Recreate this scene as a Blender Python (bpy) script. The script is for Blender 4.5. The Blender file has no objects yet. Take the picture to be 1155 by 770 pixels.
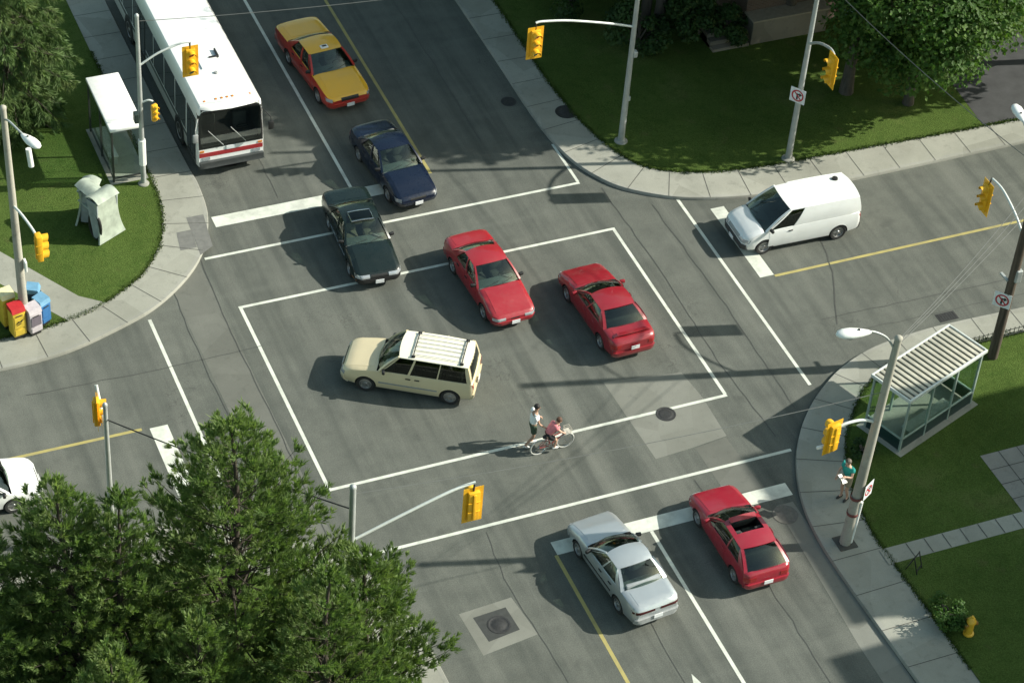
import bpy, bmesh, math, random
from math import radians, sin, cos, pi, sqrt, atan2, hypot
from mathutils import Vector, Matrix, noise
from mathutils.bvhtree import BVHTree
random.seed(7)
scene = bpy.context.scene
C = scene.collection

# ------------------------------------------------------------------ camera
cam_d = bpy.data.cameras.new('camera')
cam = bpy.data.objects.new('camera', cam_d); C.objects.link(cam)
cam_d.sensor_width = 36.0; cam_d.lens = 36.0*2777.43/1155.0
cam_d.clip_start = 1.0; cam_d.clip_end = 3000.0
Rt = Vector((0.92316, -0.37883, 0.06535)); Up = Vector((0.2066, 0.63227, 0.74669)); Fw = Vector((0.32419, 0.67581, -0.66195))
M = Matrix((Rt, Up, -Fw)).transposed().to_4x4()
M.translation = Vector((-26.1225, -56.8528, 55.8))
cam.matrix_world = M
scene.camera = cam

# ------------------------------------------------------------------ light
SUN_EL, SUN_AZ = 32.5, -15.0            # azimuth measured from +X towards +Y
world = bpy.data.worlds.new('World'); scene.world = world; world.use_nodes = True
wn = world.node_tree; wn.nodes.clear()
wo = wn.nodes.new('ShaderNodeOutputWorld'); wb_ = wn.nodes.new('ShaderNodeBackground'); sky = wn.nodes.new('ShaderNodeTexSky')
sky.sky_type = 'NISHITA'; sky.sun_disc = False
sky.sun_elevation = radians(SUN_EL); sky.sun_rotation = radians(90-SUN_AZ)
sky.air_density = 1.0; sky.dust_density = 1.5; sky.ozone_density = 1.0
wb_.inputs['Strength'].default_value = 0.13
tint = wn.nodes.new('ShaderNodeMix'); tint.data_type = 'RGBA'; tint.blend_type = 'MULTIPLY'; tint.inputs[0].default_value = 1.0
tint.inputs[7].default_value = (.96, 1.0, .76, 1)      # white balance, takes blue out of the sky light
wn.links.new(sky.outputs[0], tint.inputs[6]); wn.links.new(tint.outputs[2], wb_.inputs[0]); wn.links.new(wb_.outputs[0], wo.inputs[0])
sun_d = bpy.data.lights.new('sun', 'SUN'); sun_d.energy = 4.4; sun_d.angle = radians(0.53); sun_d.color = (1.0, 0.97, 0.86)
sun = bpy.data.objects.new('sun', sun_d); C.objects.link(sun)
sd = Vector((cos(radians(SUN_EL))*cos(radians(SUN_AZ)), cos(radians(SUN_EL))*sin(radians(SUN_AZ)), sin(radians(SUN_EL))))
sun.rotation_euler = sd.to_track_quat('Z', 'Y').to_euler(); sun.location = sd*200
vs = scene.view_settings
vs.view_transform = 'Standard'; vs.look = 'None'; vs.gamma = 1.0; vs.use_curve_mapping = False; vs.exposure = 0.75
scene.render.engine = 'CYCLES'
scene.cycles.max_bounces = 6; scene.cycles.transparent_max_bounces = 12

# ------------------------------------------------------------------ materials
MATS = {}
def nodes(name):
    m = bpy.data.materials.new(name); m.use_nodes = True
    nt = m.node_tree; b = nt.nodes['Principled BSDF']
    return m, nt, b
def N(nt, t, **kw):
    n = nt.nodes.new(t)
    for k, v in kw.items():
        if hasattr(n, k): setattr(n, k, v)
        else: n.inputs[k].default_value = v
    return n
def L(nt, a, b): nt.links.new(a, b)
def ramp(nt, fac, stops):
    r = N(nt, 'ShaderNodeValToRGB'); e = r.color_ramp.elements
    while len(e) < len(stops): e.new(.5)
    for i, (p, c) in enumerate(stops):
        e[i].position = p; e[i].color = (*c, 1) if len(c) == 3 else c
    L(nt, fac, r.inputs[0]); return r
def mixc(nt, fac, a, b, mode='MIX'):
    m = N(nt, 'ShaderNodeMix', data_type='RGBA', blend_type=mode)
    if hasattr(fac, 'links') or not isinstance(fac, (int, float)): L(nt, fac, m.inputs[0])
    else: m.inputs[0].default_value = fac
    for s, v in ((6, a), (7, b)):
        if isinstance(v, tuple): m.inputs[s].default_value = (*v, 1)
        else: L(nt, v, m.inputs[s])
    return m.outputs[2]
def coords(nt, scale=(1,1,1), rot=0, kind='Object'):
    t = N(nt, 'ShaderNodeTexCoord'); mp = N(nt, 'ShaderNodeMapping')
    mp.inputs['Scale'].default_value = scale; mp.inputs['Rotation'].default_value = (0, 0, rot)
    L(nt, t.outputs[kind], mp.inputs[0]); return mp.outputs[0]
def worldco(nt, scale=(1,1,1)):
    g = N(nt, 'ShaderNodeNewGeometry'); mp = N(nt, 'ShaderNodeMapping'); mp.inputs['Scale'].default_value = scale
    L(nt, g.outputs['Position'], mp.inputs[0]); return mp.outputs[0]
def noisef(nt, co, scale, detail=4, rough=.55):
    n = N(nt, 'ShaderNodeTexNoise'); n.inputs['Scale'].default_value = scale; n.inputs['Detail'].default_value = detail; n.inputs['Roughness'].default_value = rough
    L(nt, co, n.inputs['Vector']); return n.outputs['Fac']
def bump(nt, b, h, strength=.3, dist=.02):
    n = N(nt, 'ShaderNodeBump'); n.inputs['Strength'].default_value = strength; n.inputs['Distance'].default_value = dist
    L(nt, h, n.inputs['Height']); L(nt, n.outputs[0], b.inputs['Normal'])
def simple(name, col, rough=.6, metal=0, var=.12, vs_=6, coat=0, spec=.5, bumpy=0):
    """procedural material: base colour with soft noise variation"""
    if name in MATS: return MATS[name]
    m, nt, b = nodes(name)
    co = coords(nt)
    f = noisef(nt, co, vs_)
    lo = tuple(c*(1-var) for c in col); hi = tuple(min(1, c*(1+var)) for c in col)
    r = ramp(nt, f, [(.3, lo), (.7, hi)])
    L(nt, r.outputs[0], b.inputs['Base Color'])
    b.inputs['Roughness'].default_value = rough; b.inputs['Metallic'].default_value = metal
    b.inputs['Coat Weight'].default_value = coat; b.inputs['Coat Roughness'].default_value = .06
    b.inputs['Specular IOR Level'].default_value = spec
    if bumpy: bump(nt, b, noisef(nt, co, 40), bumpy, .01)
    MATS[name] = m; return m
def paint(name, col, metal=0.0, rough=.38, coat=.8, dst=.10):
    """car paint: clear coat over a base with faint road dust"""
    if name in MATS: return MATS[name]
    m, nt, b = nodes(name)
    co = worldco(nt)
    f = noisef(nt, co, 2.3, 5, .6)
    dust = ramp(nt, f, [(.45, (0,0,0)), (.8, (dst,dst,dst))])
    c = mixc(nt, dust.outputs[0], col, (.22,.20,.17))
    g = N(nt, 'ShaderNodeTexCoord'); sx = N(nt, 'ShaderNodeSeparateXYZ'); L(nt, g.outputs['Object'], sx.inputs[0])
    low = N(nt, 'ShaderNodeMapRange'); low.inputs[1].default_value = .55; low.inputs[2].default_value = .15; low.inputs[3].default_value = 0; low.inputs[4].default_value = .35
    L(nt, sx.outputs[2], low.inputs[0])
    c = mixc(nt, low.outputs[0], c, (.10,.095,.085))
    L(nt, c, b.inputs['Base Color'])
    b.inputs['Metallic'].default_value = metal; b.inputs['Roughness'].default_value = rough
    b.inputs['Coat Weight'].default_value = coat; b.inputs['Coat Roughness'].default_value = .05
    rr = ramp(nt, noisef(nt, co, 9, 3), [(.3, (rough*.85,)*3), (.7, (rough*1.2,)*3)]); L(nt, rr.outputs[0], b.inputs['Roughness'])
    MATS[name] = m; return m
def glass(name, tint, refl=.10):
    if name in MATS: return MATS[name]
    m = bpy.data.materials.new(name); m.use_nodes = True; nt = m.node_tree; nt.nodes.clear()
    o = N(nt, 'ShaderNodeOutputMaterial'); t = N(nt, 'ShaderNodeBsdfTransparent'); g = N(nt, 'ShaderNodeBsdfGlossy')
    t.inputs[0].default_value = (*tint, 1); g.inputs['Roughness'].default_value = .03; g.inputs[0].default_value = (.95, 1, .98, 1)
    lw = N(nt, 'ShaderNodeLayerWeight'); lw.inputs[0].default_value = .5
    pw = N(nt, 'ShaderNodeMath', operation='POWER'); pw.inputs[1].default_value = 4.0; L(nt, lw.outputs['Facing'], pw.inputs[0])
    ad = N(nt, 'ShaderNodeMath', operation='MULTIPLY_ADD'); ad.inputs[1].default_value = .8; ad.inputs[2].default_value = refl; L(nt, pw.outputs[0], ad.inputs[0])
    ad.use_clamp = True
    mx = N(nt, 'ShaderNodeMixShader'); L(nt, ad.outputs[0], mx.inputs[0]); L(nt, t.outputs[0], mx.inputs[1]); L(nt, g.outputs[0], mx.inputs[2])
    L(nt, mx.outputs[0], o.inputs[0]); MATS[name] = m; return m

def mat_asphalt():
    m, nt, b = nodes('asphalt')
    co = worldco(nt)
    big = noisef(nt, co, .16, 5, .6); mid = noisef(nt, co, 1.1, 6, .65); fine = noisef(nt, co, 26, 4, .8)
    stx = noisef(nt, worldco(nt, (1.25, .06, 1)), 1, 4, .6); sty = noisef(nt, worldco(nt, (.06, 1.25, 1)), 1, 4, .6)
    base = ramp(nt, big, [(.3, (.080,.086,.076)), (.7, (.122,.127,.112))]).outputs[0]
    base = mixc(nt, .45, base, ramp(nt, mid, [(.3, (.066,.071,.063)), (.72, (.142,.147,.128))]).outputs[0])
    # wheel paths and oil drip tracks run along both streets
    base = mixc(nt, ramp(nt, stx, [(.46, (0,0,0)), (.64, (.62,.62,.62))]).outputs[0], base, (.060,.066,.059))
    base = mixc(nt, ramp(nt, sty, [(.56, (0,0,0)), (.72, (.22,.22,.22))]).outputs[0], base, (.150,.156,.136))
    stl = noisef(nt, worldco(nt, (.9, .05, 3)), 1, 4, .6)
    base = mixc(nt, ramp(nt, stl, [(.52, (0,0,0)), (.70, (.55,.55,.55))]).outputs[0], base, (.150,.153,.134))
    # dark blots
    bl = noisef(nt, co, .75, 3, .5)
    base = mixc(nt, ramp(nt, bl, [(.66, (0,0,0)), (.78, (.55,.55,.55))]).outputs[0], base, (.055,.060,.054))
    # cracks: warped cell edges, only where a low noise allows it
    wv = N(nt, 'ShaderNodeTexVoronoi', feature='DISTANCE_TO_EDGE'); wv.inputs['Scale'].default_value = .33
    wr = N(nt, 'ShaderNodeTexNoise'); wr.inputs['Scale'].default_value = .8; wr.inputs['Detail'].default_value = 5; L(nt, co, wr.inputs['Vector'])
    mx = N(nt, 'ShaderNodeMix', data_type='VECTOR'); mx.inputs[0].default_value = .25
    sc = N(nt, 'ShaderNodeVectorMath', operation='SCALE'); sc.inputs['Scale'].default_value = 5; L(nt, wr.outputs['Color'], sc.inputs[0])
    ad = N(nt, 'ShaderNodeVectorMath', operation='ADD'); L(nt, co, ad.inputs[0]); L(nt, sc.outputs[0], ad.inputs[1]); L(nt, ad.outputs[0], wv.inputs['Vector'])
    cr = ramp(nt, wv.outputs['Distance'], [(.0, (.55,.55,.55)), (.009, (0,0,0))]).outputs[0]
    msk = ramp(nt, noisef(nt, co, .22, 2), [(.56, (0,0,0)), (.66, (1,1,1))]).outputs[0]
    crm = mixc(nt, 1.0, cr, msk, 'MULTIPLY')
    base = mixc(nt, crm, base, (.030,.031,.029))
    base = mixc(nt, .7, base, ramp(nt, fine, [(.28, (.5,.5,.5)), (.72, (1.5,1.5,1.5))]).outputs[0], 'MULTIPLY')
    base = mixc(nt, 1.0, base, (1.1,1.1,1.1), 'MULTIPLY')
    L(nt, base, b.inputs['Base Color']); b.inputs['Roughness'].default_value = .88; b.inputs['Specular IOR Level'].default_value = .2
    bump(nt, b, fine, .35, .012)
    return m
def mat_concrete(name, lo, hi):
    m, nt, b = nodes(name); co = worldco(nt)
    big = noisef(nt, co, .5, 6, .65); st = noisef(nt, co, 3.1, 5, .7); fine = noisef(nt, co, 60, 2)
    base = ramp(nt, big, [(.3, lo), (.7, hi)]).outputs[0]
    base = mixc(nt, ramp(nt, st, [(.56, (0,0,0)), (.74, (.5,.5,.5))]).outputs[0], base, tuple(c*.62 for c in lo))
    # each poured slab is a shade of its own
    v = N(nt, 'ShaderNodeTexVoronoi', feature='F1'); v.inputs['Scale'].default_value = .5; L(nt, co, v.inputs['Vector'])
    bw = N(nt, 'ShaderNodeRGBToBW'); L(nt, v.outputs['Color'], bw.inputs[0])
    base = mixc(nt, .6, base, ramp(nt, bw.outputs[0], [(.2, (.82,.82,.80)), (.8, (1.1,1.1,1.1))]).outputs[0], 'MULTIPLY')
    base = mixc(nt, .35, base, ramp(nt, fine, [(.3, (.6,.6,.6)), (.7, (1.3,1.3,1.3))]).outputs[0], 'MULTIPLY')
    L(nt, base, b.inputs['Base Color']); b.inputs['Roughness'].default_value = .85; bump(nt, b, fine, .25, .008)
    MATS[name] = m; return m
def mat_grass(name='lawn_grass', dry=.0):
    m, nt, b = nodes(name); co = worldco(nt)
    big = noisef(nt, co, .28, 5, .6); mid = noisef(nt, co, 2.2, 6, .7); fine = noisef(nt, worldco(nt, (1, 1, 1)), 22, 4, .75)
    base = ramp(nt, big, [(.3, (.058,.092,.022)), (.55, (.080,.122,.030)), (.75, (.122,.145,.050))]).outputs[0]
    base = mixc(nt, ramp(nt, mid, [(.5, (0,0,0)), (.75, (.75,.75,.75))]).outputs[0], base, (.038,.078,.016))
    base = mixc(nt, ramp(nt, noisef(nt, co, 1.1, 5, .65), [(.6, (0,0,0)), (.75, (.6+dry,)*3)]).outputs[0], base, (.130,.125,.052))
    base = mixc(nt, .75, base, ramp(nt, fine, [(.3, (.45,.45,.45)), (.7, (1.5,1.5,1.5))]).outputs[0], 'MULTIPLY')
    L(nt, base, b.inputs['Base Color']); b.inputs['Roughness'].default_value = .95; b.inputs['Specular IOR Level'].default_value = .02
    bump(nt, b, fine, .9, .06)
    MATS[name] = m; return m
def mat_road_paint(name, col, wear=.58):
    m, nt, b = nodes(name); co = worldco(nt)
    f = noisef(nt, co, 7, 7, .75); g = noisef(nt, co, 1.2, 3)
    a = N(nt, 'ShaderNodeMath', operation='ADD'); L(nt, f, a.inputs[0]); L(nt, g, a.inputs[1])
    k = ramp(nt, a.outputs[0], [(wear+.42, (0,0,0)), (wear+.62, (.85,.85,.85))]).outputs[0]
    tr_ = ramp(nt, noisef(nt, worldco(nt, (1.3, 1.3, 1)), 1, 5, .7), [(.45, (0,0,0)), (.75, (.45,.45,.45))]).outputs[0]
    k = mixc(nt, 1.0, k, tr_, 'ADD')
    base = mixc(nt, k, ramp(nt, noisef(nt, co, 3), [(.3, tuple(c*.85 for c in col)), (.7, col)]).outputs[0], (.11,.112,.10))
    L(nt, base, b.inputs['Base Color']); b.inputs['Roughness'].default_value = .75
    MATS[name] = m; return m
def mat_leaf(name, a, bcol, c, trans=.25):
    """foliage: colour varies from clump to clump and leaf to leaf"""
    m, nt, b = nodes(name); co = worldco(nt)
    f = noisef(nt, co, 1.1, 3, .6); g = noisef(nt, co, 9, 2, .6)
    col = ramp(nt, f, [(.3, a), (.5, bcol), (.72, c)]).outputs[0]
    col = mixc(nt, .7, col, ramp(nt, g, [(.3, (.6,.6,.6)), (.7, (1.4,1.4,1.4))]).outputs[0], 'MULTIPLY')
    L(nt, col, b.inputs['Base Color']); b.inputs['Roughness'].default_value = .6; b.inputs['Specular IOR Level'].default_value = .25
    tr = N(nt, 'ShaderNodeBsdfTranslucent'); L(nt, mixc(nt, 1.0, col, (1.3,1.5,.7), 'MULTIPLY'), tr.inputs[0])
    mx = N(nt, 'ShaderNodeMixShader'); mx.inputs[0].default_value = trans
    out = nt.nodes['Material Output']; L(nt, b.outputs[0], mx.inputs[1]); L(nt, tr.outputs[0], mx.inputs[2]); L(nt, mx.outputs[0], out.inputs[0])
    MATS[name] = m; return m

ASPH = mat_asphalt()
CONC = mat_concrete('sidewalk_concrete', (.25,.25,.212), (.335,.332,.285))
KERBM = mat_concrete('kerb_concrete', (.25,.25,.22), (.34,.335,.295))
GRASS = mat_grass()
WPAINT = mat_road_paint('white_road_paint', (.66,.68,.60), .60)
YPAINT = mat_road_paint('yellow_road_paint', (.40,.34,.12), .64)
BLACK = simple('black_plastic', (.018,.018,.018), .5)
RUBBER = simple('tyre_rubber', (.022,.022,.022), .85)
DARKI = simple('car_interior_cloth', (.045,.045,.045), .9)
GREYI = simple('car_seat_cloth', (.16,.155,.15), .9)
CHROME = simple('wheel_metal', (.36,.36,.36), .38, .8, .12)
PLATE = simple('plate_white', (.72,.73,.74), .45)
GALV = simple('galvanised_steel', (.42,.44,.43), .5, .35, .12, 3)
ARMW = simple('pale_painted_steel', (.62,.65,.62), .45, .1, .06)
SIGY = simple('signal_yellow', (.80,.42,.02), .42, 0, .10, 3)
SIGD = simple('signal_visor_dark', (.30,.15,.012), .5)
WHITEM = simple('white_enamel', (.78,.78,.75), .45, 0, .06)
GLASSM = glass('car_glass', (.62,.68,.64), .06)
DARKG = glass('tinted_glass', (.30,.34,.32), .04)
SHELG = glass('shelter_glass', (.86,.92,.89), .03)
LENSC = simple('headlight_lens', (.42,.44,.46), .12, .3, .1, 20, .8)
REDL = simple('tail_light_red', (.30,.012,.012), .15, 0, .1, 20, .8)
AMBL = simple('amber_lens', (.60,.20,.02), .2, 0, .1, 20, .8)
CHR = simple('chrome_trim', (.7,.7,.7), .18, 1.0, .03)

# ------------------------------------------------------------------ mesh helpers
def link(o, parent=None):
    C.objects.link(o)
    if parent: o.parent = parent
    return o
def obj(name, bm, mats, parent=None, smooth=None, label=None):
    me = bpy.data.meshes.new(name)
    bmesh.ops.recalc_face_normals(bm, faces=bm.faces) if smooth != 'keep' else None
    bm.to_mesh(me); bm.free()
    for m in (mats if isinstance(mats, (list, tuple)) else [mats]): me.materials.append(m)
    if smooth not in (None, 'keep'):
        for p in me.polygons: p.use_smooth = True
        me.set_sharp_from_angle(angle=radians(smooth))
    o = link(bpy.data.objects.new(name, me), parent)
    if label: o['label'] = label
    return o
def tag(o, label, cat, group=None):
    o['label'] = label; o['category'] = cat
    if group: o['group'] = group
    return o
def struct(o, kind='structure'):
    o['kind'] = kind; return o
def thing(name, label, cat, loc=(0,0,0), rz=0, group=None):
    o = bpy.data.objects.new(name, None); C.objects.link(o)
    o.location = loc; o.rotation_euler = (0, 0, rz); o.empty_display_size = .3
    return tag(o, label, cat, group)
def copy_tree(o, parent=None):
    c = o.copy(); C.objects.link(c)
    if parent: c.parent = parent
    for ch in list(o.children): copy_tree(ch, c)
    return c
def box(bm, cx, cy, cz, sx, sy, sz, rz=0, bev=0, mi=0, M4=None):
    r = bmesh.ops.create_cube(bm, size=1)
    vs = r['verts']
    mt = Matrix.Translation((cx, cy, cz)) @ Matrix.Rotation(rz, 4, 'Z') @ Matrix.Diagonal((sx, sy, sz, 1))
    if M4: mt = M4 @ mt
    bmesh.ops.transform(bm, matrix=mt, verts=vs)
    fs = set(f for v in vs for f in v.link_faces)
    for f in fs: f.material_index = mi
    if bev:
        es = list(set(e for v in vs for e in v.link_edges))
        bmesh.ops.bevel(bm, geom=es, offset=bev, segments=2, affect='EDGES', profile=.5)
    return vs
def tube(bm, pts, r, n=8, mi=0, cap=True):
    """sweep a ring along pts; r is a number or one radius per point"""
    pts = [Vector(p) for p in pts]; rs = r if isinstance(r, (list, tuple)) else [r]*len(pts)
    rings = []; ref = None
    for i, p in enumerate(pts):
        d = (pts[min(i+1, len(pts)-1)]-pts[max(i-1, 0)]).normalized()
        if ref is None: ref = d.orthogonal().normalized()
        a = (ref - d*ref.dot(d))
        a = a.normalized() if a.length > 1e-5 else d.orthogonal().normalized()
        ref = a; b = d.cross(a)
        rings.append([bm.verts.new(p + a*rs[i]*cos(2*pi*k/n) + b*rs[i]*sin(2*pi*k/n)) for k in range(n)])
    for i in range(len(rings)-1):
        for k in range(n):
            f = bm.faces.new((rings[i][k], rings[i][(k+1)%n], rings[i+1][(k+1)%n], rings[i+1][k])); f.material_index = mi
    if cap:
        bm.faces.new(rings[0][::-1]).material_index = mi; bm.faces.new(rings[-1]).material_index = mi
def lathe(bm, prof, n=24, M4=None, mi=0):
    """revolve (radius, z) profile round Z"""
    rings = []
    for r, z in prof:
        if r < 1e-5: rings.append([bm.verts.new((0,0,z))])
        else: rings.append([bm.verts.new((r*cos(2*pi*k/n), r*sin(2*pi*k/n), z)) for k in range(n)])
    for a, b in zip(rings, rings[1:]):
        for k in range(n):
            q = [a[k%len(a)], a[(k+1)%n%len(a)], b[(k+1)%n%len(b)], b[k%len(b)]]
            u = []
            for v in q:
                if v not in u: u.append(v)
            if len(u) > 2: bm.faces.new(u).material_index = mi
    if M4: bmesh.ops.transform(bm, matrix=M4, verts=[v for r in rings for v in r])
def grid(bm, P, nu, nv, thick=0, skip=None, mi=0):
    """surface P(u,v), u,v in 0..1, given thickness against its normal"""
    vs = [[bm.verts.new(P(i/nu, j/nv)) for j in range(nv+1)] for i in range(nu+1)]
    fs = []
    for i in range(nu):
        for j in range(nv):
            if skip and skip((i+.5)/nu, (j+.5)/nv): continue
            f = bm.faces.new((vs[i][j], vs[i+1][j], vs[i+1][j+1], vs[i][j+1])); f.material_index = mi; fs.append(f)
    if skip:
        for row in vs:
            for v in row:
                if not v.link_faces: bm.verts.remove(v)
    if thick: bm.normal_update(); bmesh.ops.solidify(bm, geom=fs, thickness=thick)
    return fs
def flat_poly(pts, z, name, mat, kind='structure', depth=0):
    bm = bmesh.new()
    vs = [bm.verts.new((x, y, z)) for x, y in pts]
    es = [bm.edges.new((vs[i], vs[(i+1)%len(vs)])) for i in range(len(vs))]
    bmesh.ops.triangle_fill(bm, edges=es, use_beauty=True)
    for f in bm.faces:
        if f.normal.z < 0: f.normal_flip()
    if depth:
        r = bmesh.ops.extrude_face_region(bm, geom=list(bm.faces))
        bmesh.ops.translate(bm, vec=(0,0,-depth), verts=[g for g in r['geom'] if isinstance(g, bmesh.types.BMVert)])
    o = obj(name, bm, mat); return struct(o, kind) if kind else o
def rect(bm, x0, y0, x1, y1, z):
    bm.faces.new([bm.verts.new(p) for p in ((x0,y0,z),(x1,y0,z),(x1,y1,z),(x0,y1,z))])
def ribbon(bm, pts, w, z):
    pts = [Vector((*p, 0)) for p in pts]; L_, R_ = [], []
    for i, p in enumerate(pts):
        d = (pts[min(i+1, len(pts)-1)]-pts[max(i-1, 0)]).normalized(); n = Vector((-d.y, d.x, 0))
        L_.append(bm.verts.new((p.x+n.x*w/2, p.y+n.y*w/2, z))); R_.append(bm.verts.new((p.x-n.x*w/2, p.y-n.y*w/2, z)))
    for i in range(len(pts)-1): bm.faces.new((R_[i], R_[i+1], L_[i+1], L_[i]))
def smooth_poly(pts, k=4):
    """Catmull-Rom through pts"""
    out = []
    for i in range(len(pts)-1):
        p0 = pts[max(i-1,0)]; p1 = pts[i]; p2 = pts[i+1]; p3 = pts[min(i+2, len(pts)-1)]
        for j in range(k):
            t = j/k
            out.append(tuple(.5*(2*p1[a] + (p2[a]-p0[a])*t + (2*p0[a]-5*p1[a]+4*p2[a]-p3[a])*t*t + (-p0[a]+3*p1[a]-3*p2[a]+p3[a])*t**3) for a in range(len(p1))))
    out.append(tuple(pts[-1])); return out
def lerp_curve(pts, x):
    if x <= pts[0][0]: return pts[0][1]
    for (a, va), (b, vb) in zip(pts, pts[1:]):
        if x <= b:
            t = (x-a)/(b-a) if b > a else 1
            t = t*t*(3-2*t)*.5 + t*.5
            return va + (vb-va)*t
    return pts[-1][1]

# ------------------------------------------------------------------ ground, roads, pavements
def plane(name, x0, y0, x1, y1, z, mat):
    bm = bmesh.new(); rect(bm, x0, y0, x1, y1, z); return struct(obj(name, bm, mat))
plane('ground', -900, -900, 900, 900, -.08, GRASS)
bm = bmesh.new(); rect(bm, -9.6, -200, 9.6, 200, 0.0)
struct(obj('road', bm, ASPH))
bm = bmesh.new(); rect(bm, 9.6, -8.2, 200, 8.2, 0.0); rect(bm, -200, -8.2, -9.6, 8.2, 0.0)
struct(obj('side_road', bm, ASPH))
# the corner wedges under the rounded kerbs
bm = bmesh.new()
rect(bm, 9.6, 8.2, 13, 13, 0); rect(bm, -13, 8.2, -9.6, 13, 0); rect(bm, 9.6, -13, 13, -8.2, 0); rect(bm, -13, -13, -9.6, -8.2, 0)
struct(obj('road_corner', bm, ASPH))
KZ = .13
def lift(pts, z=KZ): return [(x-.49*z, y-1.02*z) for x, y in pts]     # measured on the road plane, seen from above at an angle
kNE = [(6.98,200),(6.95,24),(6.94,16),(6.9,12.8),(6.95,10.7),(7.2,9.0),(7.7,7.72),(8.45,6.7),(9.9,5.72),(11.5,5.16),(13.2,4.84),(15.4,4.68),(18.4,4.66),(24.5,4.72),(200,4.8)]
iNE = [(8.42,200),(8.4,19.6),(8.36,16.4),(8.34,13.6),(8.57,10.7),(9.11,8.65),(9.9,7.5),(11.5,6.75),(13.6,6.4),(15.1,6.3),(18.1,6.22),(21.5,6.1),(25.2,6.0),(200,6.0)]
kNW = [(-6.5,200),(-6.48,17),(-6.45,13),(-6.4,11.7),(-6.56,10.0),(-7.05,8.55),(-7.77,7.35),(-8.8,6.3),(-10,5.46),(-11.4,4.87),(-12.9,4.38),(-14.3,4.18),(-16,4.15),(-200,4.15)]
iNW = [(-8.0,200),(-7.95,20.8),(-7.92,16.5),(-7.95,12.6),(-8.05,10.95),(-8.4,9.5),(-8.95,8.36),(-9.77,7.36),(-10.56,6.8),(-11.8,6.1),(-13.6,5.7),(-15.2,5.6),(-200,5.6)]
kSE = [(200,-3.9),(24,-3.85),(19.3,-3.82),(16.8,-3.76),(15.1,-3.78),(13.1,-4.02),(11.5,-4.6),(10.2,-5.45),(9.1,-6.46),(8.15,-7.71),(7.5,-9.02),(7.08,-10.4),(6.9,-11.8),(6.88,-13.4),(6.94,-15.6),(7.02,-18),(7.05,-200)]
iSE = [(200,-5.1),(18.5,-5.02),(16.1,-4.95),(13.2,-5.1),(11.7,-5.9),(10.7,-6.9),(9.8,-8.1),(9.1,-9.75),(8.72,-11.74),(8.7,-13.5),(8.76,-15.6),(8.78,-18),(8.8,-200)]
kSW = [(-200,-4.2),(-18,-4.2),(-14,-4.25),(-11.5,-4.7),(-9.6,-5.6),(-8.0,-7.0),(-6.9,-8.9),(-6.4,-11),(-6.3,-14),(-6.3,-200)]
iSW = [(-200,-5.7),(-18,-5.7),(-14.2,-5.8),(-12.3,-6.3),(-10.6,-7.2),(-9.2,-8.4),(-8.3,-10),(-7.9,-12),(-7.8,-15),(-7.8,-200)]
def block(kerb, inner, far):
    sp = lambda c: [c[0]] + smooth_poly(c[1:-1], 5) + [c[-1]]
    kerb = lift(sp(kerb)); inner = lift(sp(inner))
    # kerb: a narrow stone with its own top and face
    bm = bmesh.new(); ks = []
    n = len(kerb)
    def off(p, i, d):
        a = Vector((*kerb[max(i-1,0)], 0)); b = Vector((*kerb[min(i+1,n-1)], 0)); t = (b-a).normalized()
        return (p[0]-t.y*d*side, p[1]+t.x*d*side)
    a = Vector(kerb[n//2]); b = Vector(kerb[n//2+1]); t = (b-a); q = Vector(inner[len(inner)//2])-a
    side = 1 if t.x*q.y-t.y*q.x > 0 else -1
    edge = [off(p, i, .15) for i, p in enumerate(kerb)]
    ring = []
    for i, p in enumerate(kerb):
        e = edge[i]; m_ = off(p, i, .02)
        ring.append([bm.verts.new((p[0], p[1], -.05)), bm.verts.new((p[0], p[1], KZ-.03)), bm.verts.new((m_[0], m_[1], KZ)), bm.verts.new((e[0], e[1], KZ+.002))])
    for i in range(n-1):
        for k in range(3): bm.faces.new((ring[i][k], ring[i+1][k], ring[i+1][k+1], ring[i][k+1]))
    struct(obj('kerb', bm, KERBM, smooth=40))
    flat_poly(edge + inner[::-1], KZ, 'sidewalk', CONC)
    flat_poly(inner + far, KZ+.02, 'lawn', GRASS)
    return kerb, inner
KNE = block(kNE, iNE, [(200,200)])
KNW = block(kNW, iNW, [(-200,200)])
KSE = block(kSE, iSE, [(200,-200)])
KSW = block(kSW, iSW, [(-200,-200)])

# pavement joints: dark saw cuts across each sidewalk
JOINT = simple('joint_dark', (.07,.068,.06), .9)
bm = bmesh.new()
for kb, inn in (KNE, KNW, KSE, KSW):
    acc = 0; last = None
    for i, p in enumerate(kb):
        if max(abs(p[0]), abs(p[1])) > 40: last = p; continue
        if last is None: last = p; continue
        seg = hypot(p[0]-last[0], p[1]-last[1])
        t = 0
        while acc + seg - t >= 1.55:
            t += 1.55-acc; acc = 0
            f = t/seg if seg else 0
            x, y = last[0]+(p[0]-last[0])*f, last[1]+(p[1]-last[1])*f
            if max(abs(x), abs(y)) < 40:
                q = min(inn, key=lambda s: hypot(s[0]-x, s[1]-y))
                # nearest point on the inner line (segment-wise)
                best = None
                for a, b in zip(inn, inn[1:]):
                    ab = Vector((b[0]-a[0], b[1]-a[1])); ap = Vector((x-a[0], y-a[1])); u = max(0, min(1, ab.dot(ap)/max(ab.length_squared, 1e-9)))
                    c = Vector(a)+ab*u; d = (c-Vector((x, y))).length
                    if best is None or d < best[0]: best = (d, c)
                c = best[1]
                ribbon(bm, [(x, y), (c.x, c.y)], .026, KZ+.005)
        acc += seg - t; last = p
struct(obj('sidewalk_joints', bm, JOINT))

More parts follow.
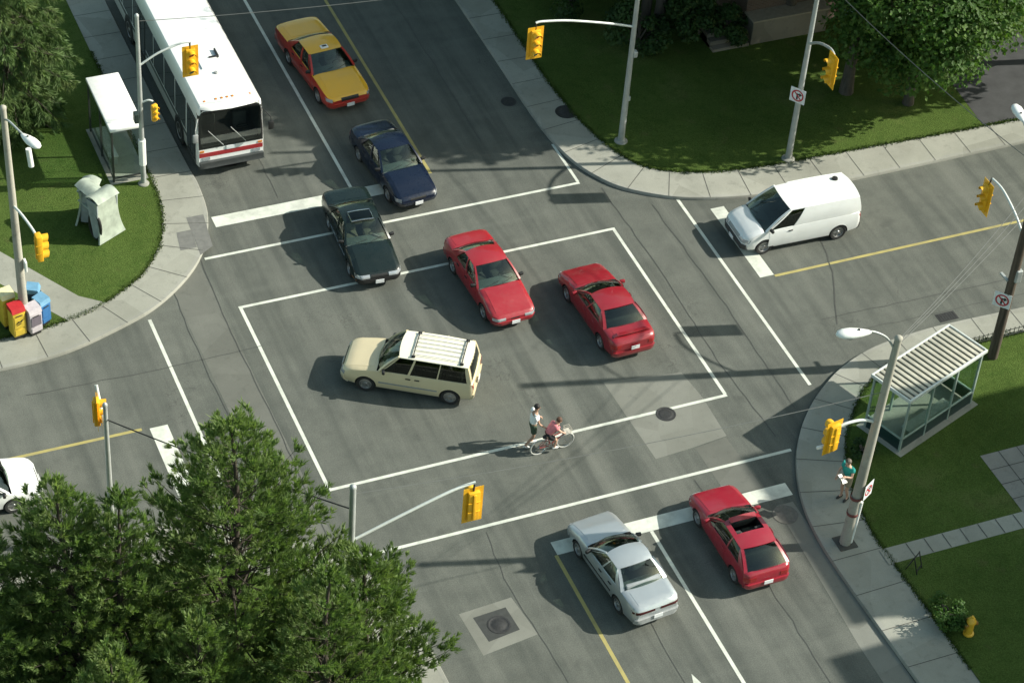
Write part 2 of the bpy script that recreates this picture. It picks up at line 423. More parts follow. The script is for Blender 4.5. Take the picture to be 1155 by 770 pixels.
# painted markings
W_ = .15
bm = bmesh.new(); Z = .004
for x0,y0,x1,y1 in ((-7.11,4.60,7.11,4.72),(-7.05,-4.72,7.09,-4.60),(-7.11,-4.60,-6.99,4.60),(6.99,-4.60,7.11,4.60),
                    (-7.45,7.46,6.95,7.58),(-7.9,-7.79,7.95,-7.67),(9.97,-5.1,10.09,5.55),(-10.23,-4.6,-10.11,5.0),(6.86,7.585,6.97,10.0),
                    (-1.27,9.69,-1.15,100),(1.93,-100,2.05,-9.63)):
    rect(bm, x0, y0, x1, y1, Z)
for x0,y0,x1,y1 in ((-6.55,9.08,-1.3,9.68),(-1.3,9.08,1.75,9.68),(-1.25,-9.62,7.05,-9.05),(10.95,.52,11.5,4.62),(-11.65,-3.95,-11.05,-.15)):
    rect(bm, x0, y0, x1, y1, Z)
# lane arrow whose tip reaches into the picture
for q in (((.55,-19),(.75,-19),(.75,-16.6),(.55,-16.6)), ((.3,-16.6),(1.0,-16.6),(.65,-15.4))):
    bm.faces.new([bm.verts.new((x, y, Z)) for x, y in q])
struct(obj('white_road_markings', bm, WPAINT))
bm = bmesh.new()
for x0,y0,x1,y1 in ((1.82,9.7,1.94,100),(11.5,.39,100,.51),(-100,-.17,-11.9,-.05),(-1.36,-100,-1.24,-9.62)): rect(bm, x0, y0, x1, y1, Z)
struct(obj('yellow_road_markings', bm, YPAINT))

# repaired patches, tar seams and tyre marks
PLIGHT = mat_concrete('pale_patch', (.165,.168,.145), (.21,.212,.185)); PDARK = simple('fresh_asphalt', (.040,.043,.041), .85, 0, .2, 5, bumpy=.3)
flat_poly([(3.36,-2.75),(6.1,-3.15),(6.25,-4.5),(6.2,-6.45),(4.9,-6.6),(3.5,-6.7)], .002, 'pale_road_patch', PLIGHT)
flat_poly([(-5.07,-10.92),(-3.3,-10.8),(-3.1,-12.45),(-4.98,-12.7)], .002, 'pale_road_patch', PLIGHT)
flat_poly([(-4.72,-11.2),(-3.62,-11.12),(-3.55,-12.1),(-4.62,-12.25)], .0045, 'dark_road_patch', PDARK)
PSTRIP = mat_concrete('bleached_strip', (.105,.108,.094), (.145,.147,.128))
flat_poly([(-9.0,6.0),(-8.3,6.7),(-7.7,7.4),(-7.62,-7),(-8.95,-6.2)], .0025, 'pale_road_patch', PSTRIP)
flat_poly([(4.95,-6.65),(6.15,-6.5),(6.25,-9.0),(5.0,-9.0)], .0025, 'pale_road_patch', PSTRIP)
flat_poly([(6.3,-9.9),(6.9,-9.9),(6.9,-80),(5.9,-80),(6.0,-16)], .002, 'gutter_strip', PLIGHT)
TAR = simple('tar_seam', (.052,.055,.050), .7)
bm = bmesh.new()
def wob(pts, a=.05):
    out = []
    for p, q in zip(pts, pts[1:]):
        n = max(2, int(hypot(q[0]-p[0], q[1]-p[1])/.5))
        for i in range(n):
            t = i/n; x, y = p[0]+(q[0]-p[0])*t, p[1]+(q[1]-p[1])*t
            v = noise.noise(Vector((x*1.7, y*1.7, 3))); w = noise.noise(Vector((x*1.7, y*1.7, 9)))
            out.append((x+a*v, y+a*w))
    out.append(pts[-1]); return out
for pts, w in (([(-7.6,8.0),(-7.75,3.5),(-7.7,-1),(-7.8,-7)], .06), ([(-9.0,6.2),(-9.1,2),(-8.95,-3),(-9.0,-7)], .045),
               ([(7.6,7.0),(7.7,2),(7.55,-3),(7.75,-7)], .05), ([(9.0,5.5),(9.1,0),(9.0,-6)], .045), ([(12,-2.2),(20,-2.35),(40,-2.2)], .05),
               ([(12,-3.1),(20,-3.2),(40,-3.1)], .04), ([(14.6,4.3),(14.2,2.5),(13.6,0),(12.4,-2.6)], .08), ([(-15,2.6),(-11,2.5),(-7,2.55)], .05),
               ([(4.4,30),(4.5,18),(4.4,11)], .045), ([(-3.9,10),(-3.9,40)], .04), ([(.3,-8.5),(.35,-20)], .045), ([(4.3,-8),(4.5,-14),(4.4,-24)], .05),
               ([(-3,-8),(-3.2,-10),(-2.9,-16)], .04)):
    ribbon(bm, wob(pts, .07), w*.6, .0062)
struct(obj('tar_seams', bm, TAR))
# sidewalk repairs
flat_poly(lift([(-7.38,9.9),(-6.75,9.9),(-6.95,8.1),(-7.5,7.75)]), KZ+.004, 'dark_sidewalk_patch', simple('patch_grey', (.15,.15,.14), .9))
flat_poly(lift([(-7.95,9.2),(-7.42,9.2),(-7.5,8.2),(-8.1,8.2)]), KZ+.004, 'dark_sidewalk_patch', MATS['patch_grey'])
# diagonal footpath over the west lawn, paved yard and path on the east lawn, drive on the north side
flat_poly(lift([(-14.1,10.1),(-12.1,6.9),(-11.2,6.2),(-12.75,5.75),(-14.5,8.4),(-18,13),(-17.2,14.2)]), KZ+.024, 'footpath', CONC)
flat_poly(lift([(8.5,-13.36),(13.8,-13.36),(13.8,-12.7),(8.5,-12.7)]), KZ+.024, 'garden_path', CONC)
PAV = mat_concrete('paver_concrete', (.19,.185,.165), (.27,.26,.235))
flat_poly(lift([(13.8,-10.0),(22,-10.0),(22,-13.6),(13.8,-13.6)]), KZ+.028, 'paved_yard', PAV)
bm = bmesh.new()
for i in range(1, 12): ribbon(bm, lift([(13.8+i*.7,-10.0),(13.8+i*.7,-13.6)]), .03, KZ+.034)
for i in range(1, 6): ribbon(bm, lift([(13.8,-10.0-i*.7),(22,-10.0-i*.7)]), .03, KZ+.034)
for i in range(1, 8): ribbon(bm, lift([(8.8+i*.66,-13.34),(8.8+i*.66,-12.72)]), .03, KZ+.034)
struct(obj('paver_joints', bm, JOINT))
flat_poly(lift([(23.4,6.1),(23.7,10),(23.9,30),(28.5,30),(28.0,6.0)]), KZ+.024, 'driveway', simple('driveway_asphalt', (.045,.046,.047), .9, 0, .2, 2, bumpy=.3))

# ------------------------------------------------------------------ vehicles
def evaluated_mesh(o):
    dg = bpy.context.evaluated_depsgraph_get(); dg.update()
    return bpy.data.meshes.new_from_object(o.evaluated_get(dg), depsgraph=dg)
TYRE_ME = {}
def wheel(root, x, y, r, w, rimm, side):
    key = (round(r,3), round(w,3), rimm.name)
    if key not in TYRE_ME:
        R90 = Matrix.Rotation(-pi/2, 4, 'X')     # local +z -> +y
        bm = bmesh.new()
        lathe(bm, [(r*.66,-w/2+.01),(r*.72,-w/2),(r*.93,-w/2),(r*.985,-w/2+.025),(r,-w*.2),(r,w*.2),(r*.985,w/2-.025),(r*.93,w/2),(r*.72,w/2),(r*.66,w/2-.01)], 28, R90)
        t = obj('tyre', bm, RUBBER, smooth=40)
        bm = bmesh.new()
        lathe(bm, [(r*.67,-w/2+.02),(r*.67,w/2-.012),(r*.60,w/2-.006),(r*.56,w/2-.05),(r*.2,w/2-.03),(r*.16,w/2-.012),(0,w/2-.012)], 28, R90)
        for k in range(5):
            a = 2*pi*k/5
            box(bm, 0, 0, 0, r*.34, .022, r*.15, 0, .006, M4=Matrix.Rotation(a, 4, 'Y') @ Matrix.Translation((r*.38, w/2-.034, 0)))
        d = obj('rim', bm, rimm, smooth=40)
        TYRE_ME[key] = (t.data, d.data); bpy.data.objects.remove(t); bpy.data.objects.remove(d)
    t, d = TYRE_ME[key]
    e = bpy.data.objects.new('wheel', None); C.objects.link(e); e.parent = root; e.location = (x, y, r); e.empty_display_size = .2
    if side < 0: e.rotation_euler = (0, 0, pi)
    for nm, me in (('tyre', t), ('rim', d)): link(bpy.data.objects.new(nm, me), e)

def patch(name, bvh, rng_a, rng_b, axis, mats, root, off=.008, th=.012, na=8, nb=3, side=1, smooth=35, mask=None, parent=None, lim=None):
    """conformal panel: rays cast onto the body along an axis ('front','rear','side','top')"""
    bm = bmesh.new(); V = {}
    for i in range(na+1):
        for j in range(nb+1):
            a = rng_a[0]+(rng_a[1]-rng_a[0])*i/na; b_ = rng_b[0]+(rng_b[1]-rng_b[0])*j/nb
            if callable(mask): a, b_ = mask(a, b_, i/na, j/nb)
            if axis == 'front': o, d = Vector((20, a, b_)), Vector((-1,0,0))
            elif axis == 'rear': o, d = Vector((-20, a, b_)), Vector((1,0,0))
            elif axis == 'side': o, d = Vector((a, 20*side, b_)), Vector((0,-side,0))
            else: o, d = Vector((a, b_, 20)), Vector((0,0,-1))
            h, nrm, *_ = bvh.ray_cast(o, d)
            if h is not None and (lim is None or abs(h.x-lim) < .42):
                nn = (nrm*.5 - d*.5).normalized()
                V[i, j] = (bm.verts.new(h + nn*off), nn)
    fs = []
    for i in range(na):
        for j in range(nb):
            q = [(i,j),(i+1,j),(i+1,j+1),(i,j+1)]
            if all(k in V for k in q):
                vv = [V[k][0] for k in q]
                f = bm.faces.new(vv); f.normal_update()
                fs.append(f)
    if not fs: bm.free(); return None
    bmesh.ops.recalc_face_normals(bm, faces=fs)
    # thickness towards the body
    cast = {'front': Vector((1,0,0)), 'rear': Vector((-1,0,0)), 'side': Vector((0,side,0)), 'top': Vector((0,0,1))}[axis]
    inner = {}
    for k, (v, nn) in V.items():
        if v.link_faces: inner[k] = bm.verts.new(v.co - nn*(th+off))
    newf = []
    for (k, (v, nn)) in V.items(): pass
    edges = [e for e in bm.edges if len(e.link_faces) == 1]
    vmap = {V[k][0]: inner[k] for k in inner}
    for e in edges:
        a, b_ = e.verts
        bm.faces.new((a, b_, vmap[b_], vmap[a]))
    for v in [v for v in bm.verts if not v.link_faces]: bm.verts.remove(v)
    return obj(name, bm, mats, parent or root, smooth=smooth)

def build_car(p, label, loc, heading, cat='car', name='car', group=None):
    Lf, W, H, wb, fo = p['L'], p['W'], p['H'], p['wb'], p['fo']
    xf = wb/2+fo; xr = xf-Lf
    r = p.get('r', .31); hw = W/2
    pm = p['paint']; top = p.get('top', pm); roofm = p.get('roof', top); lower = p.get('lower', pm)
    zs = lambda x: lerp_curve(p['zs'], x)          # shoulder height
    zc = lambda x: lerp_curve(p['zc'], x)          # height on the centre line
    nose_r = p.get('nose', .30); tail_r = p.get('tail', .22)
    def wd(x):
        f = 1.0
        d = xf-x
        if d < 1.2: f = min(f, 1-.22*(max(0, 1-d/nose_r))**2*1.0 - .035*(1-d/1.2)**2)
        d = x-xr
        if d < 1.1: f = min(f, 1-p.get('tw', .16)*(max(0, 1-d/tail_r))**2 - .03*(1-d/1.1)**2)
        return hw*f
    xA, xB, xC, xD = p['xA'], p['xB'], p['xC'], p['xD']
    wag = p.get('wagon', False)
    zb = p.get('zb', .20)
    root = thing(name, label, cat, loc, radians(heading), group)
    # ---- body shell
    xs = [xf, xf-.03, xf-.09, xf-.2, xf-.4, xf-.65]
    x = xf-.9
    while x > xA+.05: xs.append(x); x -= .25
    tub0, tub1 = xA-.05, xD+.06 if not wag else xr+.12
    xs += [xA+.0, tub0+.001]
    k = 12
    cab = [tub0-.001 - (tub0-.002-tub1)*i/k for i in range(k+1)]
    tail = []
    if not wag:
        x = xD
        tail = [tub1-.001, xD-.02]
        x = xD-.25
        while x > xr+.35: tail.append(x); x -= .25
    else: tail = [tub1-.001]
    tail += [xr+.2, xr+.08, xr+.03, xr] if not wag else [xr+.06, xr+.02, xr]
    bm = bmesh.new(); rings = []
    allx = [(x, 0) for x in xs] + [(x, 1) for x in cab] + [(x, 0) for x in tail]
    allx2 = []
    for x, t in allx:
        if allx2 and x >= allx2[-1][0]: continue
        allx2.append((x, t))
    for x, tub in allx2:
        w = wd(x); s = zs(x); c = zc(x)
        ef = max(0, 1-(xf-x)/.10); er = max(0, 1-(x-xr)/.09)
        e = max(ef, er)**1.6
        b0 = zb + .10*max(0, 1-(xf-x)/.6) + .10*max(0, 1-(x-xr)/.6) + .05*e
        s2 = s - .07*e; c2 = c - .075*e
        mid = .5*(b0+s2)+.02
        pts = [(0, b0), (w*.88, b0), (w*.965, b0+.09), (w*1.0, mid), (w*.985, mid+(s2-mid)*.6), (w*.95, s2)]
        if tub: pts += [(w*.915, s2+.012), (w*.86, s2-.03), (w*.84, .42), (0, .40)]
        else:
            pts += [(w*.90, s2+(c2-s2)*.45), (w*.74, s2+(c2-s2)*.80), (w*.42, c2-.008), (0, c2)]
        row = [bm.verts.new((x, y, z)) for y, z in pts] + [bm.verts.new((x, -y, z)) for y, z in pts[-2:0:-1]]
        rings.append((row, tub))
    n = len(rings[0][0]); npt = 10
    for (a, ta), (b_, tb) in zip(rings, rings[1:]):
        for k in range(n):
            f = bm.faces.new((a[k], a[(k+1)%n], b_[(k+1)%n], b_[k]))
            seg = k if k < npt-1 else n-1-k
            xm = (a[0].co.x+b_[0].co.x)/2
            if (ta or tb) and seg >= 6: f.material_index = 2
            elif seg >= 5: f.material_index = 1
            elif seg <= 1: f.material_index = 3
            else: f.material_index = 0
    bm.faces.new(rings[0][0][::-1]); bm.faces.new(rings[-1][0])
    bmesh.ops.recalc_face_normals(bm, faces=bm.faces)
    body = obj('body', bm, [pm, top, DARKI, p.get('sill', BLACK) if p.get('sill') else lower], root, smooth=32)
    bvh = BVHTree.FromObject(body, bpy.context.evaluated_depsgraph_get())
    # ---- wheel arches cut out of the shell
    bm = bmesh.new()
    for ax in (wb/2, -wb/2):
        for s in (1, -1):
            M4 = Matrix.Translation((ax, s*(hw-.02), r)) @ Matrix.Rotation(pi/2, 4, 'X') @ Matrix.Translation((0,0,-.21))
            lathe(bm, [(0,0),(r+.042,0),(r+.042,.42),(0,.42)], 28, M4, mi=2)
    cutter = obj('cutter', bm, [pm, top, BLACK, lower], root)
    mod = body.modifiers.new('b', 'BOOLEAN'); mod.object = cutter; mod.operation = 'DIFFERENCE'; mod.solver = 'EXACT'
    me = evaluated_mesh(body); old = body.data; body.modifiers.clear(); body.data = me
    me.set_sharp_from_angle(angle=radians(32))
    cm = cutter.data; bpy.data.objects.remove(cutter)
    for ax in (wb/2, -wb/2):
        for s in (1, -1): wheel(root, ax, s*(hw-.125), r, .2, p.get('rim', CHROME), s)
    # ---- roof and glass house
    wbelt = lambda x: wd(x)*.945
    wr = p.get('wr', .745)*hw
    zr = H
    cr = .05
    def zrf(x):        # gentle fore-and-aft bow of the roof
        t = (x-xC)/(xB-xC); return zr - .045*(2*t-1)**2*(1 if not wag else .5)
    def roofw(x): return wr*(1-.03*((x-(xB+xC)/2)/((xB-xC)/2+.01))**2)
    vx = .07
    def Proof(u, v):
        t = 2*v-1; xx = xC+(xB-xC)*u
        bx = xx - (vx*t*t if u > .5 else -vx*t*t)*abs(2*u-1)
        return Vector((bx, roofw(xx)*t, zrf(xx) - .05*abs(t)**2.2))
    hole = p.get('sunroof_open')
    sk = None
    if hole:
        def sk(u, v): 
            x = xC+(xB-xC)*u; return hole[0] < x < hole[1] and abs(2*v-1) < hole[2]
    bm = bmesh.new(); grid(bm, Proof, 24, 16, .035, sk)
    roof = obj('roof', bm, roofm, root, smooth=35)
    rb = BVHTree.FromObject(roof, bpy.context.evaluated_depsgraph_get())
    bz = lambda x: zs(x)+.004
    def Pws(u, v, m=.0, lift_=0):     # windscreen, u 0 at belt .. 1 at roof
        t = 2*v-1
        b_ = Vector((xA-.17*t*t, wbelt(xA-.17)*t, bz(xA-.1)+(zc(xA)-zs(xA))*(1-t*t)*.9+.008))
        q = Proof(1, v); q = q + Vector((0,0,-.012))
        o = b_.lerp(q, u); bow = .035*sin(pi*u); return o+Vector((bow*.6, 0, bow))
    def Prw(u, v):
        t = 2*v-1
        vb = .10 if not wag else .03
        b_ = Vector((xD+vb*t*t, wbelt(xD+vb)*t, (bz(xD+.05)+(zc(xD)-zs(xD))*(1-t*t)*.9+.008) if not wag else p.get('rz', zs(xD))))
        q = Proof(0, v)+Vector((0,0,-.012)); o = b_.lerp(q, u); bow = .025*sin(pi*u); return o+Vector((-bow*.6, 0, bow*(1 if not wag else .2)))
    gm = p.get('glass', GLASSM)
    def sub(P, u0, u1, v0, v1): return lambda u, v: P(u0+(u1-u0)*u, v0+(v1-v0)*v)
    bm = bmesh.new(); grid(bm, sub(Pws, .0, 1, .035, .965), 6, 12, .008); obj('windscreen', bm, gm, root, smooth=60)
    rwm = p.get('rear_glass', gm)
    if not p.get('solid_rear'):
        bm = bmesh.new(); u0 = p.get('ru0', 0.0); grid(bm, sub(Prw, u0, .97, .06, .94), 6, 12, .008); obj('rear_window', bm, rwm, root, smooth=60)
    fm = p.get('frame', pm)
    def pil(P, nu, nv, th, nm='window_pillar'):
        bm = bmesh.new(); grid(bm, P, nu, nv, th); obj(nm, bm, fm, root, smooth=40)
    for v0, v1 in ((-.005, .04), (.96, 1.005)): pil(sub(Pws, -.02, 1.0, v0, v1), 6, 1, .04)
    e = .07 if not wag else .085
    for v0, v1 in ((-.005, e), (1-e, 1.005)): pil(sub(Prw, -.02, 1.0, v0, v1), 6, 1, .04)
    if wag and not p.get('solid_rear'): pil(sub(Prw, .90, 1.0, .05, .95), 2, 8, .03, 'rear_header')
    if p.get('solid_rear'): pil(sub(Prw, .0, 1.0, .05, .95), 6, 8, .03, 'rear_door')
    # sides: alternate pillars (paint) and panes
    xa_b, xa_r = xA-.17, xB-vx; xd_b = xD+(.10 if not wag else .03); xd_r = xC+vx
    def Pside(tx, s):
        def f(u, v):   # u along, v up
            xb = xa_b+(xd_b-xa_b)*(tx[0]+(tx[1]-tx[0])*u); xt = xa_r+(xd_r-xa_r)*(tx[2]+(tx[3]-tx[2])*u)
            b_ = Vector((xb, s*wbelt(xb), bz(xb))); uu = (xt-xC)/(xB-xC)
            q = Proof(min(1,max(0,uu)), (1+s)/2)+Vector((0,0,-.01)); q.x = xt
            o = b_.lerp(q, v); o.y += s*.03*sin(pi*v); return o
        return f
    panes = []
    for kind, a, b_, c, d in p['side']:
        for s in (1, -1):
            if kind == 'p': pil(Pside((a, b_, c, d), s), 3, 5, .035)
            elif kind == 'P': pil(Pside((a, b_, c, d), s), 6, 6, .035, 'side_panel')
            else: panes.append((a, b_, c, d, s))
    sm = p.get('side_glass', gm)
    for a, b_, c, d, s in panes:
        bm = bmesh.new(); P = Pside((a, b_, c, d), s)
        grid(bm, lambda u, v: P(u, .02+.94*v)-Vector((0, s*.012, 0)), 4, 4, .006)
        obj('side_window', bm, sm, root, smooth=60)
    # ---- sunroof
    if hole:
        for s in (1,):
            bm = bmesh.new(); grid(bm, lambda u, v: Vector((hole[1]-.02+.16*u-.08, (2*v-1)*hole[2]*wr*.98, zrf(hole[1])+.01+.085*u*(1-.3*(2*v-1)**2))), 3, 8, .015)
            obj('wind_deflector', bm, p.get('deflector', BLACK), root, smooth=40)
    if p.get('sunroof_glass'):
        a, b_, c = p['sunroof_glass']
        patch('sunroof', rb, (a, b_), (-c*wr, c*wr), 'top', DARKG if not p.get('srm') else p['srm'], root, .012, .01, 4, 6)
        bm = bmesh.new()
        z0 = zrf((a+b_)/2)+.012
        for q in ((a, -1, a, 1), (b_, -1, b_, 1), (a, -1, b_, -1), (a, 1, b_, 1)):
            tube(bm, [(q[0], q[1]*c*wr, z0-.01*abs(q[1])), ((q[0]+q[2])/2, (q[1]+q[3])/2*c*wr, z0+.01), (q[2], q[3]*c*wr, z0-.01*abs(q[3]))], .022, 6)
        obj('sunroof_frame', bm, p.get('srf', CHR), root, smooth=40)
    # ---- interior
    bm = bmesh.new(); box(bm, xA-.36, 0, zs(xA)-.13, .5, wbelt(xA-.4)*1.8, .22, 0, .04); obj('dashboard', bm, p.get('dash', DARKI), root, smooth=40)
    sx = p.get('seat_x', xA-1.05); seatm = p.get('seatm', GREYI)
    rows = p.get('rows', [sx, sx-.9])
    for q, x in enumerate(rows):
        for y in ((-.37, .37) if q == 0 else (0,)):
            bm = bmesh.new(); wv = .5 if q == 0 else hw*1.5
            box(bm, x+.1, y, .56, .5, wv, .18, 0, .05)
            box(bm, x-.19, y, .84, .14, wv*.96, .52, 0, .05, M4=None)
            if q == 0: box(bm, x-.23, y, 1.15, .09, .26, .17, 0, .03)
            obj('seat', bm, seatm, root, smooth=40)
    bm = bmesh.new(); tube(bm, [(sx+.42+.06*sin(a*pi/8), .37+.18*cos(a*pi/8), zs(xA)+.0+.14*sin(a*pi/8)) for a in range(17)], .016, 6, cap=False); obj('steering_wheel', bm, BLACK, root, smooth=60)
    # ---- panels, lamps, trim laid on the shell
    for (x0, x1, hx) in p.get('doors', []):
        for s in (1, -1):
            def msk(a, b_, u, v): return a, b_
            d = patch('door', bvh, (x0, x1), (zb+.13, min(zs(x0), zs(x1))-.035), 'side', pm, root, .007, .006, 10, 6, s)
            if d:
                h_, nn, *_ = bvh.ray_cast(Vector((hx, 5*s, zs(hx)-.13)), Vector((0,-s,0)))
                if h_:
                    bm = bmesh.new(); box(bm, hx, h_.y+s*.022, zs(hx)-.13, .17, .03, .035, 0, .008); o = obj('handle', bm, p.get('handle', BLACK), root); o.parent = d
    hl = p['head']      # y0,y1,z0,z1
    for s in (1, -1): patch('headlight', bvh, (s*hl[0], s*hl[1]), (hl[2], hl[3]), 'front', LENSC, root, .012, .02, 8, 3, lim=xf)
    patch('bonnet', bvh, (xA+.06, xf-.13), (-hw*.74, hw*.74), 'top', top, root, .007, .006, 8, 10)
    if not wag and xD-xr > .45: patch('boot_lid', bvh, (xD-.06, xr+.07), (-hw*.70, hw*.70), 'top', top, root, .007, .006, 5, 10)
    if p.get('turn'):
        for s in (1, -1): patch('turn_signal', bvh, (s*p['turn'][0], s*p['turn'][1]), (p['turn'][2], p['turn'][3]), 'front', AMBL, root, .012, .02, 4, 2)
    tl = p['taill']
    for s in (1, -1): patch('tail_light', bvh, (s*tl[0], s*tl[1]), (tl[2], tl[3]), 'rear', p.get('taillm', REDL), root, .012, .02, 8, 3, lim=xr)
    if p.get('grille'):
        g = p['grille']; patch('grille', bvh, (-g[0], g[0]), (g[1], g[2]), 'front', p.get('grillem', BLACK), root, .008, .012, 8, 3)
    bz0, bz1 = p.get('bump', (.30, .50)); bpm = p.get('bumper', pm)
    patch('front_bumper', bvh, (-hw*.90, hw*.90), (bz0, bz1), 'front', bpm, root, .045, .03, 18, 3)
    patch('rear_bumper', bvh, (-hw*.90, hw*.90), (bz0+.02, bz1+.03), 'rear', bpm, root, .05, .03, 18, 3)
    if p.get('strip') is not None:
        for s in (1, -1): patch('side_trim', bvh, (wb/2-r-.12, -wb/2+r+.12), (.50, .56), 'side', p['strip'], root, .016, .012, 12, 1, s)
    for ax, zz, nm in ((1, p.get('pz', .40), 'front'), (-1, p.get('rpz', .62), 'rear')):
        if ax == 1 and p.get('nofrontplate'): continue
        h_, nn, *_ = bvh.ray_cast(Vector((ax*20, 0, zz)), Vector((-ax, 0, 0)))
        if h_:
            bm = bmesh.new(); box(bm, h_.x+ax*.075, 0, zz, .02, .31, .15, 0, .006, M4=None); obj('licence_plate', bm, PLATE, root)
    for s in (1, -1):
        bm = bmesh.new(); mx = xA-.30; box(bm, mx, s*(wbelt(mx)+.10), zs(mx)+.085, .10, .19, .12, s*.2, .03); box(bm, mx-.01, s*(wbelt(mx)+.01), zs(mx)+.06, .05, .09, .05, 0, .012)
        obj('wing_mirror', bm, p.get('mirror', BLACK), root, smooth=40)
    # wipers
    bm = bmesh.new()
    for y in (.10, -.45):
        a = Pws(.03, (y/wbelt(xA)+1)/2); b_ = Pws(.16, ((y+.42)/wbelt(xA)+1)/2); tube(bm, [a+Vector((0,0,.012)), b_+Vector((.01,0,.02))], .009, 5)
    obj('wipers', bm, BLACK, root)
    if p.get('spoiler'):
        x, z, m_ = p['spoiler']; bm = bmesh.new()
        grid(bm, lambda u, v: Vector((x+.16*(u-.5)-.05*(1-(2*v-1)**2), (2*v-1)*hw*.80, z+.02*u*0-.0+.03*(1-u)-.10*abs(2*v-1)**6)), 3, 16, .03)
        for s in (1, -1): box(bm, x, s*hw*.6, z-.05, .08, .05, .10)
        obj('spoiler', bm, m_, root, smooth=40)
    if p.get('rack'):
        x0, x1 = p['rack']; bm = bmesh.new()
        for y in (-.52,-.31,-.10,.10,.31,.52): tube(bm, [(x0, y, zrf(x0)+.035-.03*abs(y)), ((x0+x1)/2, y, zrf((x0+x1)/2)+.035-.03*abs(y)), (x1, y, zrf(x1)+.03-.03*abs(y))], .011, 5)
        ra = obj('roof_rack', bm, CHR, root, smooth=60)
        for x in (x0, x1):
            bm = bmesh.new(); tube(bm, [(x, -.60, zrf(x)+.02), (x, -.3, zrf(x)+.055), (x, .3, zrf(x)+.055), (x, .60, zrf(x)+.02)], .022, 6)
            for s in (1, -1): box(bm, x, s*.60, zrf(x)+.0, .13, .07, .07, 0, .015)
            o = obj('cross_bar', bm, BLACK, root, smooth=40); o.parent = ra
    if p.get('extra'): p['extra'](root, body, bvh, rb, dict(zrf=zrf, wr=wr, hw=hw, xf=xf, xr=xr, zs=zs, zc=zc))
    return root

def sedan_side(rear_quarter=.15):
    # a-pillar belongs to windscreen frame; belt/roof fractions front -> rear
    return [('p', -.005,.012,-.005,.02), ('g', .012,.40,.02,.47), ('p', .40,.435,.47,.515), ('g', .435,.835,.515,.97), ('p', .835,1.0,.97,1.0)]
def coupe_side():
    return [('p', -.005,.012,-.005,.02), ('g', .012,.52,.02,.56), ('p', .52,.55,.56,.60), ('g', .55,.85,.60,.95), ('p', .85,1.0,.95,1.0)]
def sedan(wb, H=1.40, L=4.6, W=1.75, fo=.92, cowl=.92, deck=.98, nose=.70, hood=.80, **k):
    xf = wb/2+fo; xr = xf-L; xA = wb/2-.42; xD = -wb/2-.18+k.pop('xd', 0)
    p = dict(L=L, W=W, H=H, wb=wb, fo=fo, xA=xA, xB=xA-.80, xC=xD+.62, xD=xD,
        zs=[(xr, deck-.13), (xr+.25, deck-.06), (xD, deck-.03), (0, cowl-.02), (xA, cowl-.06), (xf-.5, nose+.05), (xf, nose-.05)],
        zc=[(xr, deck-.06), (xr+.15, deck+.01), (xD, deck+.03), (0, cowl+.03), (xA, cowl+.03), (xA+.5, (cowl+hood)/2+.05), (xf-.35, nose+.08), (xf, nose-.02)],
        side=sedan_side(), doors=[(xA-.18, xA-1.12, xA-1.0), (xA-1.17, -wb/2+.36, -wb/2+.52)],
        head=(.38*W, .475*W, nose-.16, nose-.04), taill=(.20*W, .47*W, deck-.30, deck-.16), grille=(.18*W, nose-.15, nose-.06), strip=None)
    p.update(k); return p

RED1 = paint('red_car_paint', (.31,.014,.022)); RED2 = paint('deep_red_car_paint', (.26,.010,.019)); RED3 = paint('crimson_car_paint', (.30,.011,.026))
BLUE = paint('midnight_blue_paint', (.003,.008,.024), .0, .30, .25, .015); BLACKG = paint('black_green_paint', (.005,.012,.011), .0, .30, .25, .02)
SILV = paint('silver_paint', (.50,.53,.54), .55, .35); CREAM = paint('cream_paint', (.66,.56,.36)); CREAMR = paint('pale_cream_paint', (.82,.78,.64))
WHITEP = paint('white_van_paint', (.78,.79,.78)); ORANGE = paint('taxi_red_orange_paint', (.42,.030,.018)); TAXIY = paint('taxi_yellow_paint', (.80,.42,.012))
GREYB = simple('grey_bumper', (.30,.31,.31), .5); TAN = simple('tan_interior', (.34,.30,.24), .9); BLUEI = simple('pale_grey_interior', (.30,.32,.33), .9)

# taxi: red-orange sides, yellow bonnet, roof and boot lid
def taxi_extra(root, body, bvh, rb, q):
    bm = bmesh.new(); box(bm, -.05, 0, q['zrf'](0)+.035, .20, .30, .07, 0, .02); sg = obj('roof_sign', bm, WHITEM, root, smooth=40)
    bm = bmesh.new(); box(bm, -.05, 0, q['zrf'](0)+.073, .10, .17, .006); obj('sign_panel', bm, BLACK, root).parent = sg
GRP = 'cars crossing the intersection'
def car(p, label, loc, h, cat='car', name='car'): return build_car(p, label, (loc[0], loc[1], 0), h, cat, name, GRP)
car(sedan(2.75, 1.42, 5.15, 1.88, .98, .95, 1.0, .74, .86, paint=ORANGE, top=TAXIY, roof=TAXIY, frame=ORANGE, seatm=BLUEI, dash=BLUEI, extra=taxi_extra,
    grille=(.36,.56,.70), r=.325), 'orange-red taxi with yellow bonnet, roof and boot lid, driving beside the bus', (.09, 16.55), -84.5, 'taxi', 'taxi')
# dark blue saloon waiting at the upper stop line
car(sedan(2.58, 1.40, 4.42, 1.72, .90, paint=BLUE, seatm=GREYI, dash=BLUEI, bump=(.28,.50), nose=.66, hood=.78), 'dark midnight blue saloon crossing the upper stop line, in front of the taxi', (.50, 10.0), -85.5)
# black saloon with sunroof
car(sedan(2.66, 1.38, 4.65, 1.74, .96, paint=BLACKG, seatm=TAN, dash=BLUEI, bumper=BLACK, strip=CHR, grille=(.30,.52,.64), head=(.34,.82,.53,.65),
    sunroof_glass=(-.42,.12,.62), nose=.68, hood=.82, turn=(.60,.84,.36,.44)), 'black saloon with a framed sunroof entering the painted box', (-2.03, 6.42), -93.5)
